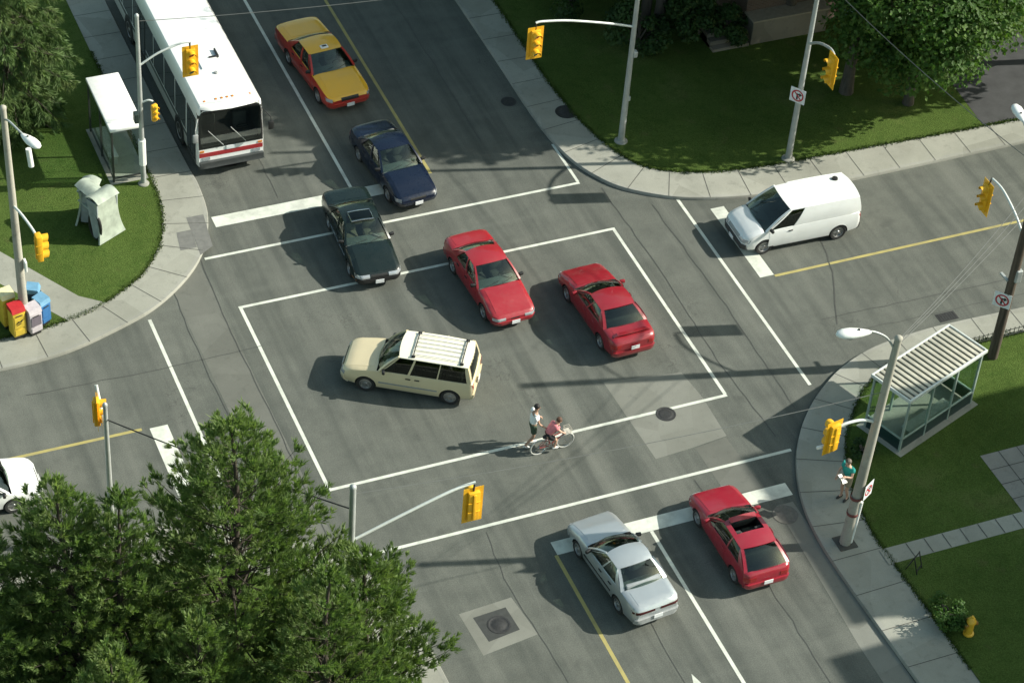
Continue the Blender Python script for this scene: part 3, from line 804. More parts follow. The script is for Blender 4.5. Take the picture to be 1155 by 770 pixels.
# red saloon facing the camera
car(sedan(2.62, 1.38, 4.42, 1.72, .88, paint=RED1, seatm=GREYI, dash=BLUEI, nose=.66, hood=.79, head=(.36,.80,.49,.59), grille=(.16,.50,.54), bump=(.28,.46)), 'red saloon with its bonnet towards the camera, over the upper line of the painted box', (1.44, 2.88), -87.5)
# red coupe facing away, low tail spoiler
pb = sedan(2.66, 1.36, 4.50, 1.74, .90, paint=RED2, seatm=DARKI, nose=.66, hood=.79, xd=-.05, handle=RED2, mirror=RED2, rpz=.66, taill=(.52,.84,.66,.80))
pb['side'] = sedan_side(); pb['spoiler'] = (-1.94, 1.07, RED2); pb['rear_glass'] = GLASSM
car(pb, 'red saloon with a boot spoiler driving away from the camera inside the painted box', (4.70, .22), 92.0)
# silver saloon
car(sedan(2.52, 1.39, 4.38, 1.68, .86, paint=SILV, seatm=BLUEI, dash=DARKI, bumper=GREYB, strip=BLACK, nose=.70, cowl=.92, deck=.97, bump=(.33,.52),
    taill=(.10,.80,.74,.83), taillm=simple('dark_tail_panel', (.06,.012,.012), .25), rpz=.55, handle=BLACK), 'silver saloon behind the lower stop line, beside the yellow centre line', (.22, -11.05), 95.3)
# red hatchback, sunroof open
wbh = 2.58
ph = dict(L=4.10, W=1.68, H=1.36, wb=wbh, fo=.80, xA=.85, xB=.12, xC=-1.25, xD=-1.92,
    zs=[(-2.10,.80),(-1.9,.90),(-1.0,.92),(.85,.85),(1.6,.72),(2.15,.60)], zc=[(-2.10,.84),(-1.95,.96),(-1.0,.95),(.85,.93),(1.5,.82),(1.9,.72),(2.15,.62)],
    side=coupe_side(), doors=[(.66,-.62,-.5)], head=(.34,.80,.48,.58), taill=(.42,.80,.62,.78), grille=(.2,.38,.44), paint=RED3, seatm=DARKI, dash=DARKI,
    sunroof_open=(-.62,-.02,.74), deflector=RED3, glass=GLASSM, side_glass=DARKG, rpz=.52, mirror=RED3, handle=RED3, r=.30)
car(ph, 'red hatchback with its sunroof open, stopped over the lower stop line by the kerb', (4.27, -11.12), 90.3, 'car')
# cream minivan
wbm = 2.85
xfm = wbm/2+.86
pm_ = dict(L=4.46, W=1.77, H=1.66, wb=wbm, fo=.86, xA=1.12, xB=.42, xC=-2.02, xD=-2.13, wagon=True, wr=.80,
    zs=[(xfm-4.46,1.0),(-1.0,1.0),(.6,.98),(1.12,.95),(1.8,.86),(xfm,.72)], zc=[(xfm-4.46,1.02),(0,1.0),(1.12,1.02),(1.8,.92),(2.1,.85),(xfm,.74)],
    side=[('p',-.005,.012,-.005,.015),('g',.012,.30,.015,.22),('p',.30,.325,.22,.25),('g',.325,.62,.25,.60),('p',.62,.635,.60,.615),('g',.635,.955,.615,.955),('p',.955,1.0,.955,1.0)],
    doors=[(.92,-.12,0.0),(-.17,-1.05,-.30)], head=(.50,.80,.58,.72), taill=(.66,.80,.60,.96), tw=.05, grille=(.46,.58,.72), paint=CREAM, roof=CREAMR, top=CREAM, frame=CREAM,
    side_glass=DARKG, rear_glass=DARKG, seatm=TAN, dash=TAN, sill=GREYB, rack=(-.10,-1.72), rows=[.15,-.75,-1.5], r=.32, strip=GREYB, bump=(.30,.52), rz=1.03, nose=.25, tail=.12, handle=BLACK)
car(pm_, 'cream minivan with a roof rack turning across the painted box', (-2.75, -.68), 148.3, 'minivan', 'minivan')
# white panel van
wbv = 2.98; xfv = wbv/2+.85
pv = dict(L=4.66, W=1.80, H=1.79, wb=wbv, fo=.85, xA=1.62, xB=.62, xC=-2.28, xD=-2.38, wagon=True, wr=.84,
    zs=[(xfv-4.66,1.06),(-1.0,1.06),(.8,1.04),(1.62,.98),(2.0,.88),(xfv,.72)], zc=[(xfv-4.66,1.08),(0,1.06),(1.62,1.08),(2.0,.96),(xfv,.76)],
    side=[('p',-.005,.02,-.005,.02),('g',.02,.275,.02,.20),('p',.275,.30,.20,.23),('P',.30,1.0,.23,1.0)], solid_rear=True,
    doors=[(1.35,.42,.52)], head=(.48,.86,.60,.74), taill=(.72,.84,.70,1.0), tw=.04, grille=(.44,.60,.74), grillem=GREYB, paint=WHITEP, seatm=DARKI, rows=[.45], r=.33, bumper=simple('dark_bumper', (.06,.06,.06), .6), bump=(.32,.54),
    nose=.28, tail=.10, handle=BLACK, rz=1.08, seat_x=.55)
def van_extra(root, body, bvh, rb, q):
    bm = bmesh.new(); lathe(bm, [(0,.05),(.10,.05),(.12,.0),(.12,-.05)], 14, Matrix.Translation((-1.75,-.42,q['zrf'](-1.75)))); obj('roof_vent', bm, BLACK, root, smooth=40)
pv['extra'] = van_extra
car(pv, 'white panel van with black front bumper waiting on the right-hand side street', (13.15, 2.50), 178.5, 'van', 'van')
# white car at the left edge
car(sedan(2.60, 1.40, 4.6, 1.74, .93, paint=paint('white_car_paint', (.80,.81,.80)), seatm=DARKI, dash=DARKI, nose=.68, xA=1.32, xB=.55), 'white car cut off by the left edge of the picture, behind the pine', (-17.95, -1.65), 0.0)

# ---- city bus
def bus():
    Lb, Wb, Hb = 12.2, 2.56, 3.0; hw = Wb/2
    root = thing('city_bus', 'long white city bus with a red front stripe at the kerb by the white shelter', 'bus', (-5.03, 11.85+6.1, 0), radians(-90))
    xf, xr = 6.1, -6.1
    WB = paint('bus_white_paint', (.80,.80,.78)); RB = paint('bus_red_paint', (.35,.02,.025)); DG = simple('bus_dark_trim_and_shade', (.05,.055,.055), .5)  # dark grey serves bumper, doors and the painted side shade
    GG = simple('bus_window_tint', (.012,.018,.018), .06, 0, .2, 3, .2, .7)
    def ring(x):
        e = max(0, 1-(xf-x)/.35)**2 + max(0, 1-(x-xr)/.25)**2
        w = hw*(1-.05*e); lo = .36; hi = Hb-.14*e
        slope = .16*max(0, 1-(xf-x)/.36)
        pts = [(0, lo), (w*.96, lo), (w, lo+.08), (w, 1.1), (w*.995, 1.35), (w*.975, 2.45), (w*.93, hi-.17), (w*.84, hi-.05), (w*.6, hi-.012), (0, hi)]
        return pts
    xs = [xf, xf-.05, xf-.14, xf-.3, xf-.5]
    x = xf-.9
    while x > xr+.5: xs.append(x); x -= .5
    xs += [xr+.35, xr+.15, xr+.05, xr]
    bm = bmesh.new(); rows = []
    for x in xs:
        pts = ring(x)
        # the front leans back above the bumper and bows forward at its middle
        row = []
        fr = max(0, 1-(xf-x)/.5)
        for y, z in pts + [(-y, z) for y, z in pts[-2:0:-1]]:
            bow = -.30*fr*abs(y/hw)**2.6; lean = -.16*fr*max(0, z-1.2)/1.7
            row.append(bm.verts.new((x+bow+lean, y, z)))
        rows.append(row)
    n = len(rows[0])
    for a, b_ in zip(rows, rows[1:]):
        for k in range(n): bm.faces.new((a[k], a[(k+1)%n], b_[(k+1)%n], b_[k]))
    # closed front as strips so that it keeps its lean
    def cap(row, flip):
        m = n//2
        for k in range(m):
            q = [row[k], row[k+1], row[(n-k-1)%n], row[(n-k)%n]]
            u = []
            for v in q:
                if v not in u: u.append(v)
            if len(u) > 2: bm.faces.new(u)
    cap(rows[0], 0); cap(rows[-1], 1)
    body = obj('body', bm, WB, root, smooth=38)
    bvh = BVHTree.FromObject(body, bpy.context.evaluated_depsgraph_get())
    patch('windscreen', bvh, (-1.14, 1.14), (1.22, 2.66), 'front', glass('bus_glass', (.45,.5,.48), .10), root, .03, .01, 20, 8)
    for (ya, yb, za, zb_) in ((-1.21,1.21,2.62,2.85),(-1.21,1.21,1.16,1.25),(-1.21,-1.08,1.25,2.62),(1.08,1.21,1.25,2.62)):
        patch('windscreen_surround', bvh, (ya, yb), (za, zb_), 'front', BLACK, root, .012, .008, 20 if yb-ya > 1 else 3, 3 if yb-ya > 1 else 8)
    bmc = bmesh.new(); box(bmc, 5.6, 0, 1.93, 2.2, 2.2, 1.40, mi=1); cut = obj('cutter', bmc, [WB, BLACK], root); body.data.materials.append(simple('bus_interior', (.07,.075,.07), .8))
    md = body.modifiers.new('b', 'BOOLEAN'); md.object = cut; md.operation = 'DIFFERENCE'; md.solver = 'EXACT'
    nm = evaluated_mesh(body); body.modifiers.clear(); body.data = nm; nm.set_sharp_from_angle(angle=radians(38)); bpy.data.objects.remove(cut)
    bm = bmesh.new(); box(bm, 5.5, 0, 1.30, .55, 2.1, .14, 0, .04); obj('dashboard', bm, DARKI, root, smooth=40)
    bm = bmesh.new(); box(bm, 4.85, .62, 1.5, .14, .5, .7, 0, .05); box(bm, 5.05, .62, 1.27, .4, .5, .12, 0, .04); obj('driver_seat', bm, GREYI, root, smooth=40)
    bm = bmesh.new(); tube(bm, [(5.28+.08*sin(a*pi/8), .62+.24*cos(a*pi/8), 1.50+.12*sin(a*pi/8)) for a in range(17)], .018, 6, cap=False); obj('steering_wheel', bm, BLACK, root, smooth=60)
    bm = bmesh.new(); tube(bm, [(5.1,-.4,1.25),(5.1,-.4,2.6)], .025, 8); obj('grab_pole', bm, CHR, root, smooth=60)
    patch('destination_sign', bvh, (-.72, .72), (2.68, 2.80), 'front', simple('sign_glass', (.02,.02,.02), .15), root, .035, .01, 10, 2)
    patch('red_band', bvh, (-1.20, 1.20), (.80, .98), 'front', RB, root, .012, .008, 20, 2)
    patch('front_bumper', bvh, (-1.20, 1.20), (.36, .62), 'front', DG, root, .13, .10, 20, 3)
    patch('licence_plate', bvh, (-.18, .18), (1.0, 1.15), 'front', PLATE, root, .03, .015, 4, 2)
    for s in (1, -1):
        patch('headlight', bvh, (s*.80, s*1.10), (.66, .78), 'front', LENSC, root, .02, .02, 5, 3)
        patch('turn_signal', bvh, (s*1.02, s*1.18), (1.02, 1.10), 'front', AMBL, root, .02, .02, 3, 2)
    for y0 in (-.30, .55):
        bm = bmesh.new()
        h1 = bvh.ray_cast(Vector((20, y0, 1.25)), Vector((-1,0,0)))[0]; h2 = bvh.ray_cast(Vector((20, y0-.55, 1.95)), Vector((-1,0,0)))[0]
        tube(bm, [h1+Vector((.06,0,0)), h2+Vector((.05,0,0))], .014, 5); obj('wiper', bm, GALV, root)
    for s in (1, -1):
        x = 4.4
        if s == -1: pass
        while x > -5.6:
            if not (s == -1 and abs(x-.2) < .01):
                patch('side_window', bvh, (x, x-1.30), (1.12, 2.46), 'side', GG, root, .012, .008, 3, 4, s)
            x -= 1.42
        patch('side_shade_strip', bvh, (5.6, -5.9), (.38, 1.02), 'side', DG, root, .010, .006, 30, 1, s)  # shade along the bus side, painted as a dark grey strip
    for x in (5.65, -.9):
        d = patch('door', bvh, (x, x-1.05), (.42, 2.45), 'side', DG, root, .02, .012, 4, 5, -1)
        for k in range(2): patch('door_glass', bvh, (x-.06-k*.5, x-.47-k*.5), (.60, 2.30), 'side', GG, root, .03, .008, 2, 4, -1, parent=d)
    for s in (1, -1):
        for ax in (3.6, -3.2):
            bm = bmesh.new(); lathe(bm, [(0,0),(.58,0),(.58,.03),(0,.03)], 28, Matrix.Translation((ax, s*(hw+.004), .52)) @ Matrix.Rotation(-s*pi/2, 4, 'X') @ Matrix.Translation((0,0,-.015))); obj('wheel_arch', bm, BLACK, root)
    for s in (1, -1):
        for ax in (3.6, -3.2): wheel(root, ax, s*(hw-.10), .50, .28, CHROME, s)
    def roof_patch(name, xr_, yr, m, off=.03, th=.03): return patch(name, bvh, xr_, yr, 'top', m, root, off, th, 4, 4)
    roof_patch('roof_hatch', (3.55, 2.95), (-.35, .35), WB, .05, .05)
    roof_patch('roof_hatch', (-2.6, -3.2), (-.35, .35), WB, .05, .05)
    bm = bmesh.new(); box(bm, 2.75, .42, Hb+.05, .5, .06, .1, .0, .01); box(bm, 2.98, .25, Hb+.05, .06, .38, .1, 0, .01); obj('hatch_handle', bm, BLACK, root)
    bm = bmesh.new(); lathe(bm, [(0,.06),(.06,.06),(.09,0),(.09,-.03)], 12, Matrix.Translation((3.9,.05,Hb))); obj('roof_vent', bm, GREYB, root, smooth=40)
    for y in (-.85,-.42,-.2,0,.2,.85):
        bm = bmesh.new(); box(bm, 5.42, y, Hb-.005-.10*(abs(y)/1.2)**3, .10, .09, .06, 0, .02)
        obj('marker_light', bm, AMBL, root, smooth=40)
    roof_patch('air_unit', (-4.2, -5.6), (-.8, .8), WB, .18, .2)
    for s in (1, -1):
        bm = bmesh.new(); tube(bm, [(5.75, s*1.2, 2.5), (6.15, s*1.42, 2.3), (6.15, s*1.42, 1.95)], .018, 6); box(bm, 6.15, s*1.42, 1.95, .09, .20, .36, 0, .03); obj('wing_mirror', bm, BLACK if s>0 else GREYB, root, smooth=40)
    # driver's area seen through the windscreen
    return root
bus()

# ------------------------------------------------------------------ street furniture
def pole_at(name, label, x, y, top, r0, r1, mat, z0=.13, n=10, cat='signal pole', base=True, group=None):
    """thing whose origin is the pole's foot; top = offset vector of the pole head"""
    root = thing(name, label, cat, (x, y, z0), 0, group)
    bm = bmesh.new()
    T = Vector(top); k = 6
    tube(bm, [T*(i/k) for i in range(k+1)], [r0+(r1-r0)*i/k for i in range(k+1)], n)
    obj('pole', bm, mat, root, smooth=60)
    if base:
        bm = bmesh.new(); lathe(bm, [(0,.10),(r0*1.2,.10),(r0*2.0,.05),(r0*2.2,-.02)], 14); obj('foot_plate', bm, KERBM, root, smooth=40)
    bm = bmesh.new(); lathe(bm, [(r1*1.15,-.05),(r1*1.15,.02),(r1*.5,.08),(0,.09)], n, Matrix.Translation(T)); obj('cap', bm, mat, root, smooth=60)
    return root
LENSM = [simple('lens_red', (.22,.012,.010), .2), simple('lens_amber', (.36,.16,.012), .2), simple('lens_green', (.012,.10,.07), .2)]
def signal_head(root, p, face, s=1.0, board=True, top=None):
    """three-lamp head centred at p (relative to root), facing the angle `face` (degrees)"""
    M4 = Matrix.Translation(p) @ Matrix.Rotation(radians(face), 4, 'Z') @ Matrix.Scale(s, 4)
    bm = bmesh.new(); box(bm, 0, 0, 0, .22, .36, 1.12, 0, .03, M4=M4)
    for z in (-.185, .185): box(bm, -.02, 0, z, .235, .375, .018, M4=M4)
    box(bm, -.125, 0, 0, .05, .10, 1.0, 0, .015, M4=M4)
    head = obj('signal_head', bm, SIGY, root, smooth=40)
    if board:
        bm = bmesh.new()
        o = [(-.31,-.68),(.31,-.68),(.31,.68),(-.31,.68)]; i = [(-.181,-.561),(.181,-.561),(.181,.561),(-.181,.561)]
        vo = [bm.verts.new(M4 @ Vector((.02, y, z))) for y, z in o]; vi = [bm.verts.new(M4 @ Vector((.02, y, z))) for y, z in i]
        fs = [bm.faces.new((vo[k], vo[(k+1)%4], vi[(k+1)%4], vi[k])) for k in range(4)]
        bm.normal_update(); bmesh.ops.solidify(bm, geom=fs, thickness=.012)
        obj('backboard', bm, SIGY, root).parent = head
    for k, z in enumerate((.37, 0, -.37)):
        bm = bmesh.new(); lathe(bm, [(0,.03),(.08,.022),(.135,0),(.135,-.01)], 16, M4 @ Matrix.Translation((.115,0,z)) @ Matrix.Rotation(pi/2, 4, 'Y')); obj('lens', bm, LENSM[k], root, smooth=50).parent = head
        bm = bmesh.new()
        grid(bm, lambda u, v: M4 @ Vector((.11+.24*v*(.75+.25*sin(pi*u)), .155*cos(-.35+(pi+.7)*u), z+.155*sin(-.35+(pi+.7)*u))), 14, 2, .008); obj('visor', bm, SIGY, root, smooth=50).parent = head
    if top is not None:
        bm = bmesh.new(); tube(bm, [top, Vector(p)+Vector((0,0,.56*s))], .03, 6); obj('bracket', bm, BLACK, root).parent = head
    return head
def arm(root, pts, r=.045, mat=None):
    bm = bmesh.new(); tube(bm, smooth_poly([tuple(p) for p in pts], 5), r, 8); return obj('arm', bm, mat or ARMW, root, smooth=60)
def sign_plate(root, p, face, kind='turn', w=.6, h=.6, tilt=0):
    M4 = Matrix.Translation(p) @ Matrix.Rotation(radians(face), 4, 'Z') @ Matrix.Rotation(tilt, 4, 'X')
    bm = bmesh.new(); box(bm, 0, 0, 0, .012, w, h, 0, .004, M4=M4); s = obj('sign_plate', bm, PLATE, root)
    if kind == 'turn':
        bm = bmesh.new()      # black bent arrow
        for q in (((-.045,-.17),(.02,-.17),(.02,.03),(-.045,.09)), ((-.045,.09),(.02,.03),(.06,.03),(.06,.09)), ((.06,-.03),(.17,.06),(.06,.15),(.06,.06))):
            f = bm.faces.new([bm.verts.new(M4 @ Vector((.0085, y*w/.6, z*h/.6))) for y, z in q])
        obj('arrow', bm, BLACK, root).parent = s
        bm = bmesh.new(); R0, R1 = .24*w/.6, .185*w/.6
        grid(bm, lambda u, v: M4 @ Vector((.0100, (R1+(R0-R1)*v)*cos(2*pi*u), (R1+(R0-R1)*v)*sin(2*pi*u))), 24, 1)
        bm.faces.new([bm.verts.new(M4 @ Vector((.0112, y, z))) for y, z in ((-.155,.12),(-.12,.155),(.155,-.12),(.12,-.155))])
        obj('red_ring', bm, simple('sign_red', (.45,.02,.03), .5), root).parent = s
    elif kind == 'text':
        bm = bmesh.new()
        for z, ww in ((.13,.36),(.03,.30),(-.08,.34)):
            for i in range(4):
                y = -ww/2+ww*(i+.5)/4; bm.faces.new([bm.verts.new(M4 @ Vector((.0085, a, b))) for a, b in ((y-.03,z-.025),(y+.03,z-.025),(y+.03,z+.025),(y-.03,z+.025))])
        obj('dark_marks', bm, BLACK, root).parent = s
    return s
def luminaire(root, p, ang, s=1.0):
    M4 = Matrix.Translation(p) @ Matrix.Rotation(radians(ang), 4, 'Z') @ Matrix.Scale(s, 4)
    bm = bmesh.new()
    prof = [(-.45,.045,.04),(-.36,.09,.075),(-.15,.155,.11),(.1,.20,.13),(.32,.185,.12),(.46,.12,.085),(.52,.03,.03)]
    rows = []
    for x, w, h in prof: rows.append([bm.verts.new(M4 @ Vector((x, w*cos(2*pi*k/12), .03+h*sin(2*pi*k/12)*(1 if sin(2*pi*k/12) > 0 else .5)))) for k in range(12)])
    for a, b in zip(rows, rows[1:]):
        for k in range(12): bm.faces.new((a[k], a[(k+1)%12], b[(k+1)%12], b[k]))
    bm.faces.new(rows[0]); bm.faces.new(rows[-1])
    h = obj('lamp_head', bm, WHITEM, root, smooth=60)
    bm = bmesh.new(); lathe(bm, [(0,-.12),(.10,-.10),(.15,-.03),(.15,.0)], 14, M4 @ Matrix.Translation((.12,0,.0)) @ Matrix.Diagonal((1.5,1,1,1))); obj('lamp_glass', bm, LENSC, root, smooth=50).parent = h
    bm = bmesh.new(); box(bm, -.1, 0, .145, .06, .06, .06, 0, .012, M4=M4); obj('photocell', bm, BLACK, root).parent = h

WOODP = None
def mat_wood():
    m, nt, b = nodes('weathered_pole_wood'); co = worldco(nt, (14, 14, .6))
    f = noisef(nt, co, 1, 5, .7); L(nt, ramp(nt, f, [(.3, (.045,.033,.024)), (.7, (.12,.092,.068))]).outputs[0], b.inputs['Base Color']); b.inputs['Roughness'].default_value = .9
    bump(nt, b, f, .6, .02); MATS['weathered_pole_wood'] = m; return m
WOODP = mat_wood()
CONCP = mat_concrete('pole_concrete', (.30,.285,.24), (.40,.38,.33))
SG = 'traffic signals on poles around the intersection'
# north-east corner, long arm over the street
r = pole_at('traffic_signal', 'traffic signal on a long straight pale arm over the street beside the shaded lawn', 9.39, 9.23, (.0,.0,8.2), .125, .075, GALV, group=SG)
arm(r, [(0,0,5.2),(-1.0,-.02,5.55),(-2.6,-.03,6.0),(-3.7,-.05,6.2),(-4.0,-.06,6.2)]); signal_head(r, (-3.98,-.06,5.35), -90, top=(-3.98,-.06,6.2))
bm = bmesh.new(); box(bm, .14, -.02, 4.0, .16, .2, .26, 0, .03); obj('junction_box', bm, GALV, r)
bm = bmesh.new(); box(bm, .10, -.02, 2.0, .12, .14, .2, 0, .03); obj('call_button', bm, GALV, r)
# pole by the van's street, head towards the camera-left
r = pole_at('traffic_signal', 'traffic signal on a bent arm, turn sign on its grey pole, behind the van', 15.02, 6.32, (.05,.0,8.6), .125, .075, GALV, group=SG)
arm(r, [(0,0,5.25),(0,-.7,5.75),(-.02,-1.5,6.05),(-.03,-1.85,6.0)], .05, GALV); signal_head(r, (-.06,-1.9,5.4), 180, top=(-.03,-1.85,6.0))
sign_plate(r, (-.14,-.12,3.05), 215, 'turn', .62, .62)
# north-west pole by the bus shelter
r = pole_at('traffic_signal', 'traffic signal hanging over the bus roof from a grey pole beside the white-roofed shelter', -8.34, 12.1, (.0,.0,7.3), .10, .07, GALV, group=SG)
arm(r, [(0,0,5.2),(.7,0,5.6),(1.5,-.01,5.85),(1.85,-.02,5.85)], .04); signal_head(r, (1.85,-.02,5.05), -90, top=(1.85,-.02,5.85), s=.95)
arm(r, [(0,0,3.6),(.25,-.1,3.75),(.42,-.15,3.7)], .035); signal_head(r, (.46,-.15,3.2), -70, s=.62, board=False)
bm = bmesh.new(); box(bm, -.2, -.1, 3.1, .16, .26, .4, 0, .03); obj('back_signal', bm, simple('dark_green_housing', (.02,.035,.03), .5), r)
bm = bmesh.new(); tube(bm, [(.0,0,.9),(0,0,2.0)], .135, 10); obj('white_wrap', bm, WHITEM, r)
# west pole with lamp
r = pole_at('traffic_signal', 'tall lamp and signal pole behind the coloured newspaper boxes at the left edge', -14.25, 5.72, (-.12,.0,9.2), .17, .10, CONCP, group=SG, base=False)
arm(r, [(-.1,0,8.75),(-.05,-.5,9.0),(.1,-1.0,9.0),(.2,-1.2,8.95)], .035, GALV); luminaire(r, (.33,-1.55,8.9), -68, .95)
bm = bmesh.new(); tube(bm, [(.28,-1.45,8.55),(.32,-1.5,7.9)], .09, 8); obj('ballast_can', bm, WHITEM, r, smooth=50)
arm(r, [(-.08,0,5.3),(.05,-.55,5.35),(.25,-1.15,5.15),(.32,-1.4,5.0)], .045, ARMW); signal_head(r, (.36,-1.5,4.62), 0, s=.9, board=False)
bm = bmesh.new(); box(bm, .12, -.22, 2.9, .08, .26, .42, 0, .02); obj('small_sign', bm, WHITEM, r)
bm = bmesh.new(); box(bm, -.05, .2, 3.6, .16, .16, .8, 0, .03); obj('dark_box', bm, BLACK, r)
# south-west pole, signal seen from behind
r = pole_at('traffic_signal', 'traffic signal seen from behind, its pole and pale arm rising from the lower pines', -8.95, -11.75, (.0,.0,7.35), .12, .09, GALV, group=SG)
arm(r, [(0,0,5.2),(1.5,.04,5.7),(3.0,.08,6.15),(3.75,.1,6.25)]); signal_head(r, (3.72,.1,5.35), 90, top=(3.72,.1,6.25))
# west side pole
r = pole_at('traffic_signal', 'thin signal pole rising from behind the left pine, its yellow head seen edge on', -14.13, -4.75, (.0,.0,5.75), .10, .07, GALV, group=SG)
arm(r, [(0,0,4.3),(-.02,.25,5.0),(-.05,.75,5.9)], .05); signal_head(r, (-.16,.42,5.15), -12, board=True, s=.85)
# south-east concrete lamp pole
r = pole_at('traffic_signal', 'leaning concrete lamp and signal pole beside the person in teal', 7.57, -12.18, (.27,-.02,8.6), .19, .11, CONCP, group=SG, base=False)
arm(r, [(.25,0,8.1),(-.1,.05,8.65),(-.55,.12,8.95),(-.8,.16,8.95)], .035, GALV); luminaire(r, (-1.15,.2,8.95), 168, 1.1)
arm(r, [(.16,0,5.2),(-.35,0,5.45),(-.95,-.02,5.5),(-1.25,-.03,5.4)], .05); signal_head(r, (-1.32,-.03,5.05), 100, s=.95)
bm = bmesh.new(); box(bm, -1.62, .02, 4.7, .34, .08, .10, 0, .02); obj('bracket_plate', bm, WHITEM, r)
sign_plate(r, (.32,-.16,2.4), -60, 'turn', .5, .62)
for z in (2.05, 1.35):
    bm = bmesh.new(); lathe(bm, [(.19,-.06),(.198,-.05),(.198,.05),(.19,.06)], 12, Matrix.Translation((.04,0,z))); obj('red_band', bm, simple('faded_red_band', (.16,.05,.045), .7), r, smooth=40)
bm = bmesh.new(); tube(bm, [(.13,-.12,.1),(.19,-.14,1.9)], .05, 8); obj('cable_guard', bm, WHITEM, r, smooth=50)
bm = bmesh.new(); box(bm, 0,0,.01, .62,.62,.03); obj('foot_plate', bm, JOINT, r)
# east wood pole with lamp arm and signal
r = pole_at('traffic_signal', 'brown wooden utility pole with a turn sign and a hanging signal at the right edge', 16.7, -5.95, (-.28,-.34,10.2), .185, .13, WOODP, group=SG, base=False)
arm(r, [(-.16,-.2,5.5),(-.16,.5,5.95),(-.18,1.4,6.3),(-.2,2.05,6.3)], .045); signal_head(r, (-.2,2.15,5.45), 180, top=(-.2,2.1,6.3), s=.95)
sign_plate(r, (-.30,-.1,2.75), 222, 'turn', .6, .6)
bm = bmesh.new(); box(bm, -.05,-.28,3.9, .22,.18,.5,0,.03); obj('meter_box', bm, GALV, r)
bm = bmesh.new(); box(bm, -.28,.12,3.6, .10,.45,.08,0,.015); obj('cross_bracket', bm, GALV, r)
arm(r, [(-.22,-.28,8.0),(0,.7,8.5),(.42,2.0,8.6)], .035, GALV); luminaire(r, (.52,2.4,8.55), 78, 1.0)

# overhead cables
def cable(a, b, sag, rad, label, mat=BLACK, n=24):
    a, b = Vector(a), Vector(b); bm = bmesh.new()
    tube(bm, [a.lerp(b, i/n) - Vector((0,0,sag*4*(i/n)*(1-i/n))) for i in range(n+1)], rad, 5)
    return tag(obj('overhead_cable', bm, mat, None, smooth=60), label, 'cable', 'cables strung between the poles')
CABM = simple('cable_grey', (.11,.115,.11), .7)
cable((-8.95,-11.75,7.2), (7.72,-12.2,6.6), .25, .012, 'thin pale cable over the lower street from the pines to the concrete pole', CABM)
cable((-14.13,-4.75,5.3), (-8.95,-11.75,6.6), .1, .022, 'dark cable over the white stop bar between the two poles by the pines')
cable((15.06,6.32,8.3), (16.45,-6.25,8.6), .25, .014, 'cable crossing the side street from the shaded lawn to the wooden pole', CABM)
for k, (z0, z1, lb) in enumerate(((6.9,8.4,'lowest'),(7.5,8.55,'middle'),(8.2,8.65,'highest'))):
    cable((16.5,-6.2,z0), (7.84,-12.2,z1), .12+.08*k, .011, lb+' of three thin cables from the wooden pole to the concrete lamp pole', CABM)
cable((-8.34,12.1,7.2), (9.39,9.23,8.1), .3, .012, 'thin cable strung over the bus roof between the two upper signal poles', CABM)

# ---- bus shelters
def shelter_left():
    r = thing('bus_shelter', 'glass bus shelter with a flat white roof on the grass beside the bus', 'bus shelter', (-8.78, 14.1, .13), 0)
    lx, ly, h = .55, 1.6, 2.25
    bm = bmesh.new(); box(bm, 0,0,h+.09, 2*lx+.14, 2*ly+.16, .14, 0, .04); obj('roof', bm, WHITEM, r, smooth=40)
    fr = simple('dark_bronze_frame', (.05,.055,.05), .45, .3)
    for x, y in ((-lx,-ly),(lx,-ly),(-lx,ly),(lx,ly),(-lx,0)):
        bm = bmesh.new(); box(bm, x, y, h/2, .07, .07, h); obj('post', bm, fr, r)
    bm = bmesh.new(); box(bm, -lx, 0, .18, .05, 2*ly-.08, .05); obj('rail', bm, fr, r)
    bm = bmesh.new(); box(bm, 0, -ly, .18, 2*lx-.08, .05, .05); obj('rail', bm, fr, r)
    for y0 in (-ly/2, ly/2):
        bm = bmesh.new(); box(bm, -lx, y0, 1.2, .015, ly-.1, 1.95); obj('glass_panel', bm, SHELG, r)
    for y0 in (-ly, ly):
        bm = bmesh.new(); box(bm, 0, y0, 1.2, 2*lx-.1, .015, 1.95); obj('glass_panel', bm, SHELG, r)
    bm = bmesh.new(); box(bm, -.3, .2, .45, .36, 1.9, .06, 0, .015); box(bm, -.3,-.6,.21,.3,.06,.42); box(bm, -.3,1.0,.21,.3,.06,.42); obj('bench', bm, GALV, r)
    bm = bmesh.new(); box(bm, 0,0,.012, 2*lx+.3, 2*ly+.3, .03); obj('pad', bm, CONC, r)
shelter_left()
